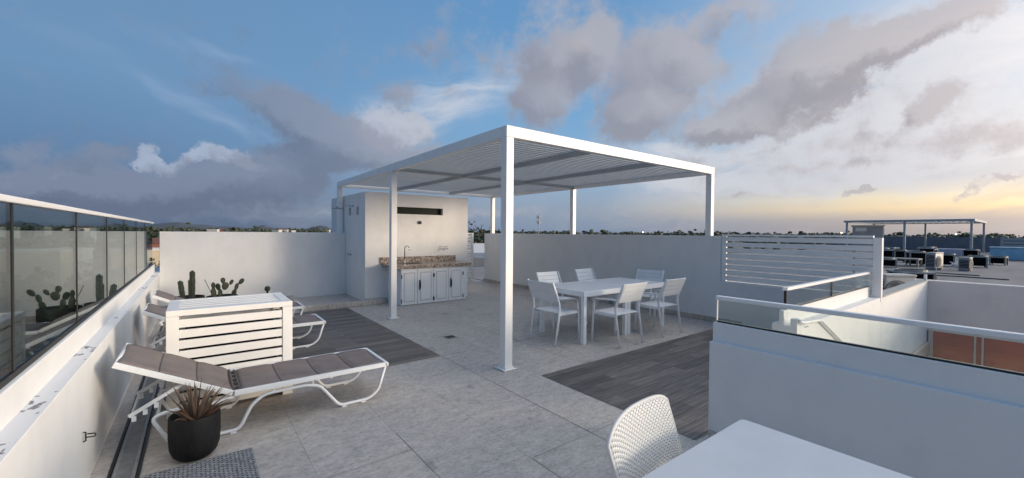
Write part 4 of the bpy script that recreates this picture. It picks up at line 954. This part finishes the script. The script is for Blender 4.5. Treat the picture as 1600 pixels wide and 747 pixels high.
# distant wood as one mass
def treemass():
    rnd = random.Random(11); V = []; Fc = []
    tb = bmesh.new(); bmesh.ops.create_icosphere(tb, subdivisions=1, radius=1); tv = [v.co.copy() for v in tb.verts]; tf = [[v.index for v in f.verts] for f in tb.faces]; tb.free()
    def clump(c, r, k):
        for _ in range(k):
            q = Vector((rnd.gauss(0,.5), rnd.gauss(0,.5), rnd.gauss(0,.35)))*r+c; rr = r*rnd.uniform(.25, .6)
            a = rnd.uniform(0, 6); ca, sa = cos(a)*rr, sin(a)*rr; sy = rnd.uniform(.8, 1.3); sz = rr*rnd.uniform(.5, .9); o = len(V)
            for v in tv:
                j = rnd.uniform(.75, 1.25); x, y = v.x*j, v.y*sy*j
                V.append((q.x+x*ca-y*sa, q.y+x*sa+y*ca, q.z+v.z*sz*j))
            Fc.extend([[i+o for i in f] for f in tf])
    for az0, az1, cnt, d0, d1, top in ((-24, 18, 760, 420, 950, 15.8), (-24, 18, 220, 200, 420, 8.5), (18, 90, 640, 300, 850, 15.2), (-24, 18, 130, 70, 240, 4.0), (28, 36, 30, 60, 240, 9)):
        for _ in range(cnt):
            d = rnd.uniform(d0, d1); x, y = azxy(rnd.uniform(az0, az1), d)
            t = top*(1-.16*rnd.random())+d*.0030*rnd.random()
            r = rnd.uniform(2.2, 4.6)*(.6 if d < 240 else 1)
            clump(Vector((x, y, GZ+t-r*.7)), r, 6)
            clump(Vector((x+rnd.uniform(-8,8), y+rnd.uniform(-8,8), GZ+t*.45)), r*1.3, 4)
    me = bpy.data.meshes.new('distant_wood'); me.from_pydata(V, [], Fc); me.materials.append(M['tree'])
    o = bpy.data.objects.new('distant_wood', me); col.objects.link(o); return o
tag(treemass(), 'dark belt of distant trees along the horizon', 'trees', kind='stuff')

# single tree behind the gate gap
def tree(loc, h, r, label, seed=1, n=2600):
    root = empty('tree', loc, label, 'tree'); rnd = random.Random(seed)
    mb = MB(); mb.tube([(0,0,0),(.1,.05,h*.3),(-.05,.1,h*.6)], .22, 8, r2=.10)
    for k in range(5):
        a = k*1.26; mb.tube([(0,.05,h*(.3+.05*k)),(cos(a)*r*.4, sin(a)*r*.4, h*.62),(cos(a)*r*.7, sin(a)*r*.7, h*.8)], .08, 6, r2=.03)
    mb.build('trunk', M['bark'], root)
    mb = MB(); cl = [Vector((rnd.gauss(0,.42)*r, rnd.gauss(0,.42)*r, h*.74+rnd.gauss(0,.13)*h)) for _ in range(26)]
    for _ in range(n):
        c = rnd.choice(cl); q = c+Vector((rnd.gauss(0,1), rnd.gauss(0,1), rnd.gauss(0,.7)))*r*.16
        s = rnd.uniform(.10, .2); a = Vector((rnd.gauss(0,1), rnd.gauss(0,1), rnd.gauss(0,1))).normalized(); c_ = a.cross(Vector((.3,.5,.8))).normalized()
        mb.face([q-a*s, q-c_*s*.6, q+a*s, q+c_*s*.6])
    mb.build('crown', M['tree'], root); return root
tree((26.5, 41.5, GZ), 13.6, 3.6, 'dark leafy tree behind the gap by the slatted gate', 5)
tree((-6.2, 64, GZ), 10.2, 3.2, 'dark tree at the end of the left glass balustrade', 8)

# houses
def house(loc, w, d, h, rz, wall, roof, kind, label, group=None, windows=2, pitched=True):
    root = empty(kind, loc, label, 'house', group, rz)
    MB().box(-w/2, w/2, -d/2, d/2, 0, h).build('wall', M[wall], root)
    if pitched:
        mb = MB(); mb.prism([(-d/2-.5, h+.01), (d/2+.5, h+.01), (0, h+d*.22)], 'x', -w/2-.4, w/2+.4); mb.build('roof', M[roof], root)
    else: MB().box(-w/2-.2, w/2+.2, -d/2-.2, d/2+.2, h+.01, h+.5).build('roof', M[roof], root)
    for k in range(windows):
        x = -w/2+w*(k+.5)/windows
        MB().box(x-.6, x+.6, -d/2-.06, -d/2-.01, h*.45, h*.45+1.2).build('window', M['window'], root)
    return root
rnd = random.Random(21)
kinds = [('housewhite', 'roofred', 'white house with a dark red roof among the distant trees', True), ('housecream', 'roofgrey', 'cream house with a grey roof among the distant trees', True),
         ('housewhite', 'roofwhite', 'small white flat-roofed house among the distant trees', False), ('housebrick', 'roofred', 'dark red house among the distant trees', True)]
for k in range(64):
    azd = rnd.uniform(-20, 16) if k < 44 else rnd.uniform(34, 72); dist = rnd.uniform(170, 620) if k < 44 else rnd.uniform(380, 620)
    x, y = azxy(azd, dist); wk = kinds[rnd.choice((0, 0, 1, 2, 2, 3))]
    h = rnd.uniform(5, 9) if k < 44 else rnd.uniform(9.5, 12.2)
    if dist > 350 and k < 44: h = rnd.uniform(12.2, 15.2)
    fs = .5 if dist > 350 else .8
    house((x, y, GZ), rnd.uniform(8, 18)*fs, rnd.uniform(7, 10)*fs, h, R(rnd.uniform(-40, 40)), wk[0], wk[1], 'distant_house', wk[2], wk[2].replace('house', 'houses', 1).replace('small ', ''), 2, wk[3])
house((-5.6, 62, GZ), 5.5, 5, 8.6, R(5), 'housegrey', 'roofblue', 'house', 'blue-roofed house just past the end of the left balustrade', pitched=False)
house((-9.5, 122, GZ), 9, 7, 9.0, R(0), 'housecream', 'roofwhite', 'house', 'cream house with white roof beyond the left balustrade end', pitched=False)
house((-9.0, 200, GZ), 14, 9, 8.6, R(10), 'housebrick', 'roofred', 'house', 'red house seen between the left balustrade and the back wall')
house((-31, 147, GZ), 16, 9, 8.2, R(-20), 'housecream', 'roofwhite', 'house', 'cream building seen through the left glass beside the first joint', pitched=False)
house((-24.5, 148, GZ), 6, 6, 8.4, R(-10), 'housewhite', 'roofwhite', 'house', 'white block seen through the second glass panel', pitched=False)
house((-44, 150, GZ), 15, 9, 7.6, R(-20), 'housecream', 'roofred', 'house', 'long cream house seen through the first glass panel', pitched=True)
# buildings in the gap by the gate
gh = house((13.6, 20.0, GZ), 9, 5, 11.75, R(-30), 'housegrey', 'roofgrey', 'house', 'grey-roofed house with dark louvres in the gap right of the gate', windows=0, pitched=False)
mb = MB(); [mb.box(-4.4, 4.4, -2.62, -2.52, 8.9+k*.14, 8.98+k*.14) for k in range(18)]; mb.build('louvres', M['acfin'], gh)
house((19.6, 30.5, GZ), 9, 6, 11.3, R(-30), 'housecream', 'roofwhite', 'house', 'pale low-roofed house behind the grey roof in the gate gap', pitched=True, windows=0)

# telecom mast and utility pole
ms = empty('telecom_mast', (197.4, 226, GZ), 'tall telecom mast with antennas on the horizon right of the near post', 'mast')
MB().tube([(0,0,0),(0,0,26.2)], .35, 8, r2=.22).build('pole', M['acwhite'], ms)
for z in (20.2, 23.8): MB().lathe([(.2,0),(1.3,0),(1.3,.15),(.2,.15)], (0,0,z), 16).build('platform', M['acwhite'], ms)
for k in range(6):
    a = k*pi/3
    for z in (20.4, 24.0): MB().box(cos(a)*1.3-.18, cos(a)*1.3+.18, sin(a)*1.3-.18, sin(a)*1.3+.18, z, z+2.0).build('antenna', M['acwhite'], ms)
up = empty('utility_pole', (82.1, 125.5, GZ), 'thin utility pole above the trees right of the kitchen building', 'pole')
MB().tube([(0,0,0),(0,0,16.3)], .16, 8, r2=.10).build('shaft', M['bark'], up); MB().box(-.9, .9, -.06, .06, 14.6, 14.75).build('crossarm', M['bark'], up)
for k, (azd, dist, h) in enumerate(((55.0, 420, 16), (62.5, 460, 18), (76, 520, 17), (84.5, 500, 16))):
    x, y = azxy(azd, dist); t = empty('street_light', (x, y, GZ), ('leftmost', 'second', 'third', 'rightmost')[k]+' of the four tiny lit lamps on the right horizon', 'lamp', 'tiny lit lamps on the horizon')
    MB().tube([(0,0,0),(0,0,h-1.4)], .15, 6).build('pole', M['acgrey'], t); MB().lathe([(0,-.5),(.5,-.3),(.7,0),(.5,.3),(0,.5)], (0,0,h-1.2), 10).build('lamp_head', M['lamp'], t)
# ------------------------------------------------------------------ sky, sun, camera
def build_world():
    w = bpy.data.worlds.new('World'); scene.world = w; w.use_nodes = True; nt = w.node_tree; L = nt.links
    bg = nt.nodes['Background']
    tc = nt.nodes.new('ShaderNodeTexCoord'); sx = nt.nodes.new('ShaderNodeSeparateXYZ'); L.new(tc.outputs['Generated'], sx.inputs[0])
    def mth(op, a, b=None, c=None, clamp=False):
        n = nt.nodes.new('ShaderNodeMath'); n.operation = op; n.use_clamp = clamp
        for i, v in enumerate((a, b, c)):
            if v is None: continue
            if isinstance(v, (int, float)): n.inputs[i].default_value = v
            else: L.new(v, n.inputs[i])
        return n.outputs[0]
    def mix(f, a, b, bt='MIX'):
        n = nt.nodes.new('ShaderNodeMix'); n.data_type = 'RGBA'; n.blend_type = bt
        for i, v in ((0, f), (6, a), (7, b)):
            if isinstance(v, (int, float)): n.inputs[i].default_value = v
            elif isinstance(v, tuple): n.inputs[i].default_value = (*v, 1)
            else: L.new(v, n.inputs[i])
        return n.outputs[2]
    def noise(vec, scale, detail=8, rough=.6, dist=0.0):
        n = nt.nodes.new('ShaderNodeTexNoise'); n.inputs['Scale'].default_value = scale; n.inputs['Detail'].default_value = detail
        n.inputs['Roughness'].default_value = rough; n.inputs['Distortion'].default_value = dist; L.new(vec, n.inputs['Vector']); return n
    def smooth(x, a, b):
        n = nt.nodes.new('ShaderNodeMapRange'); n.interpolation_type = 'SMOOTHSTEP'; L.new(x, n.inputs[0]); n.inputs[1].default_value = a; n.inputs[2].default_value = b; return n.outputs[0]
    az = mth('ARCTAN2', sx.outputs[0], sx.outputs[1]); el = mth('ARCSINE', sx.outputs[2])
    cv = nt.nodes.new('ShaderNodeCombineXYZ'); L.new(az, cv.inputs[0]); L.new(el, cv.inputs[1])
    # domain warp
    gen = tc.outputs['Generated']
    def warp(scale, amt, detail=7, rough=.62):
        n = noise(gen, scale, detail, rough)
        s = nt.nodes.new('ShaderNodeVectorMath'); s.operation = 'SUBTRACT'; L.new(n.outputs['Color'], s.inputs[0]); s.inputs[1].default_value = (.5, .5, .5)
        k = nt.nodes.new('ShaderNodeVectorMath'); k.operation = 'SCALE'; L.new(s.outputs[0], k.inputs[0]); k.inputs['Scale'].default_value = amt
        a = nt.nodes.new('ShaderNodeVectorMath'); a.operation = 'ADD'; L.new(cv.outputs[0], a.inputs[0]); L.new(k.outputs[0], a.inputs[1])
        f = nt.nodes.new('ShaderNodeVectorMath'); f.operation = 'MULTIPLY'; L.new(a.outputs[0], f.inputs[0]); f.inputs[1].default_value = (1, 1, 0)
        return f.outputs[0]
    wv = warp(8, .12, 10, .70)
    wsoft = warp(3, .18, 3, .5)
    wbig = warp(2.2, .22, 5, .55)
    def field(items, vec, power=1.0, spread=1.45):
        tot = None
        for (a, e, ra, re, ang, s) in items:
            m = nt.nodes.new('ShaderNodeMapping'); m.vector_type = 'TEXTURE'
            m.inputs['Location'].default_value = (a, e, 0); m.inputs['Rotation'].default_value = (0, 0, ang); m.inputs['Scale'].default_value = (ra*spread, re*spread, 1)
            L.new(vec, m.inputs[0])
            g = nt.nodes.new('ShaderNodeTexGradient'); g.gradient_type = 'QUADRATIC_SPHERE' if False else 'SPHERICAL'; L.new(m.outputs[0], g.inputs[0])
            v = mth('MULTIPLY', g.outputs['Fac'], s)
            tot = v if tot is None else mth('ADD', tot, v)
        return tot
    # clear sky: physically based base tinted by the low sun's colours around the horizon
    sky = nt.nodes.new('ShaderNodeTexSky'); sky.sky_type = 'NISHITA'; sky.sun_disc = False; sky.sun_elevation = R(6.5); sky.sun_rotation = R(135); sky.air_density = 1.2; sky.dust_density = 1.5; sky.ozone_density = 2
    nish = mix(1.0, sky.outputs[0], (.11, .11, .11), 'MULTIPLY')
    def s2l(*c): return tuple((x/255/12.92 if x <= 10 else ((x/255+.055)/1.055)**2.4) for x in c)
    e01 = mth('MULTIPLY', el, 1/R(60), clamp=True)          # 0..60 degrees
    def col3(stops):
        r = ramp(nt, [(d/60, s2l(*c)) for d, c in stops]); L.new(e01, r.inputs[0]); return r.outputs[0]
    left = col3([(0, (88, 106, 134)), (3.5, (90, 114, 150)), (8, (98, 134, 176)), (15, (112, 152, 194)), (28, (112, 150, 192)), (60, (96, 130, 180))])
    mid = col3([(0, (136, 154, 180)), (3, (152, 168, 190)), (8, (148, 184, 218)), (15, (128, 176, 220)), (28, (106, 158, 208)), (60, (130, 155, 190))])
    right = col3([(0, (172, 167, 170)), (1.6, (194, 184, 180)), (2.8, (252, 228, 188)), (4.0, (254, 238, 204)), (5.6, (206, 206, 212)), (8, (200, 206, 218)), (12, (212, 219, 231)), (20, (186, 206, 232)), (30, (168, 196, 228)), (60, (200, 200, 205))])
    wr = nt.nodes.new('ShaderNodeMath'); wr.operation = 'WRAP'; L.new(mth('SUBTRACT', az, R(135)), wr.inputs[0]); wr.inputs[1].default_value = pi; wr.inputs[2].default_value = -pi
    dpos = mth('MINIMUM', mth('MULTIPLY', mth('MAXIMUM', wr.outputs[0], 0), 1.8), pi)
    ca = mth('COSINE', mth('ADD', dpos, mth('MINIMUM', wr.outputs[0], 0)))
    t = mth('MULTIPLY_ADD', ca, .5, .5)
    c = mix(smooth(t, .04, .50), left, mid); c = mix(smooth(t, .50, .84), c, right)
    c = mix(.08, c, nish)
    # broad thin cloud veil over the sunset side
    nb = noise(gen, 3.2, 8, .6, .4).outputs['Fac']
    stv = nt.nodes.new('ShaderNodeVectorMath'); stv.operation = 'MULTIPLY'; L.new(wbig, stv.inputs[0]); stv.inputs[1].default_value = (2.2, 11, 1)
    nst = noise(stv.outputs[0], 1.6, 8, .6, .5).outputs['Fac']
    vd = field(BLOBS['veil'], wbig, spread=1.3)
    vdm = mth('MULTIPLY', vd, mth('MULTIPLY_ADD', nst, 3.2, -.65))
    c = mix(mth('MULTIPLY', smooth(vdm, .05, .8), .8), c, mix(nst, s2l(204, 207, 216), s2l(230, 230, 235)))
    # faint streaks near the horizon, sunset side
    hz = mth('MULTIPLY', smooth(e01, .15, .02), smooth(t, .35, .8))
    c = mix(mth('MULTIPLY', mth('MULTIPLY', smooth(nst, .48, .66), hz), .55), c, s2l(188, 182, 184))
    # cirrus
    ci = field(BLOBS['cirrus'], wsoft)
    c = mix(mth('MULTIPLY', smooth(mth('MULTIPLY', ci, mth('MULTIPLY_ADD', nst, 2.6, -.45)), .05, .9), .5), c, s2l(166, 188, 214))
    # bright cumulus heads
    wf = field(BLOBS['white'], wv)
    c = mix(mth('MULTIPLY', smooth(wf, .18, .55), .8), c, mix(smooth(t, .1, .5), s2l(178, 190, 212), s2l(206, 204, 208)))
    # grey-mauve cumulus
    nd = noise(gen, 11, 9, .6, .3).outputs['Fac']
    df = field(BLOBS['dark'], wv, spread=1.34)
    fine0 = noise(gen, 30, 8, .68).outputs['Fac']
    dd = mth('ADD', df, mth('MULTIPLY_ADD', fine0, .55, mth('MULTIPLY_ADD', nd, 1.3, -.925)))
    # lighter rims, darker cores; warmer to the right
    nl = noise(gen, 4.5, 6, .55).outputs['Fac']
    offv = nt.nodes.new('ShaderNodeVectorMath'); offv.operation = 'ADD'; L.new(wv, offv.inputs[0]); offv.inputs[1].default_value = (.030, .034, 0)
    df2 = field(BLOBS['dark'], offv.outputs[0], spread=1.34)
    shade = smooth(mth('SUBTRACT', df2, df), -.42, .30)      # 0 on the side turned to the low sun
    fine = noise(gen, 26, 7, .65).outputs['Fac']
    lightc = mix(smooth(t, .12, .6), s2l(150, 160, 182), s2l(208, 204, 208))
    corec = mix(smooth(t, .12, .55), s2l(106, 118, 142), s2l(156, 152, 160))
    core = mth('MULTIPLY', smooth(mth('ADD', dd, mth('MULTIPLY_ADD', nl, 1.6, mth('MULTIPLY_ADD', fine, 1.0, -1.25))), -.30, .62), mth('MULTIPLY_ADD', shade, .55, .45))
    dc = mix(core, lightc, corec)
    c = mix(mth('MULTIPLY', smooth(dd, .0, .60), .80), c, dc)
    # bright broad afterglow around the low sun (behind and right of the viewer)
    dirn = nt.nodes.new('ShaderNodeVectorMath'); dirn.operation = 'DOT_PRODUCT'; L.new(gen, dirn.inputs[0])
    sd = Vector((sin(R(135))*cos(R(8)), cos(R(135))*cos(R(8)), sin(R(8)))); dirn.inputs[1].default_value = sd
    glow = mth('POWER', mth('MAXIMUM', dirn.outputs['Value'], 0), 7)
    c = mix(glow, c, mix(1.0, c, (GLOW*1.0, GLOW*.82, GLOW*.64), 'MULTIPLY'))
    # unseen sky overhead, brightened on the sun side to lift floor and walls
    zen = smooth(el, R(32), R(65))
    c = mix(mth('MULTIPLY', zen, smooth(t, .05, .75)), c, mix(1.0, c, (ZEN*1.04, ZEN, ZEN*.93), 'MULTIPLY'))
    c = mix(1.0, c, (10.0, 10.0, 10.0), "MULTIPLY"); L.new(c, bg.inputs[0]); bg.inputs[1].default_value = SKYK*.1
GLOW = 6.5; ZEN = 3.1; SKYK = .95
build_world()

sl = bpy.data.lights.new('sun', 'SUN'); sl.energy = 2.7; sl.angle = R(12); sl.color = (1, .84, .66)
so = bpy.data.objects.new('sun', sl); col.objects.link(so)
sdir = Vector((sin(R(135))*cos(R(6.5)), cos(R(135))*cos(R(6.5)), sin(R(6.5))))
so.rotation_euler = sdir.to_track_quat('Z', 'Y').to_euler(); so.location = (20, -20, 15)

cam = bpy.data.cameras.new('camera'); cam.sensor_width = 36; cam.lens = 645.8/1600*36; cam.clip_start = .05; cam.clip_end = 30000
co = bpy.data.objects.new('camera', cam); col.objects.link(co)
yaw, pitch, roll = .6535, -.0157, .0077
F = Vector((sin(yaw)*cos(pitch), cos(yaw)*cos(pitch), sin(pitch))); Rt = Vector((cos(yaw), -sin(yaw), 0)); U = Rt.cross(F)
R2 = Rt*cos(roll)+U*sin(roll); U2 = -Rt*sin(roll)+U*cos(roll)
co.matrix_world = Matrix(((R2.x, U2.x, -F.x, 0), (R2.y, U2.y, -F.y, 0), (R2.z, U2.z, -F.z, 1.58), (0, 0, 0, 1)))
scene.camera = co
scene.view_settings.view_transform = 'Standard'; scene.view_settings.look = 'None'; scene.view_settings.gamma = 1; scene.view_settings.exposure = 0.0
scene.view_settings.use_curve_mapping = False
scene.render.engine = 'CYCLES'
scene.cycles.max_bounces = 10; scene.cycles.transparent_max_bounces = 24
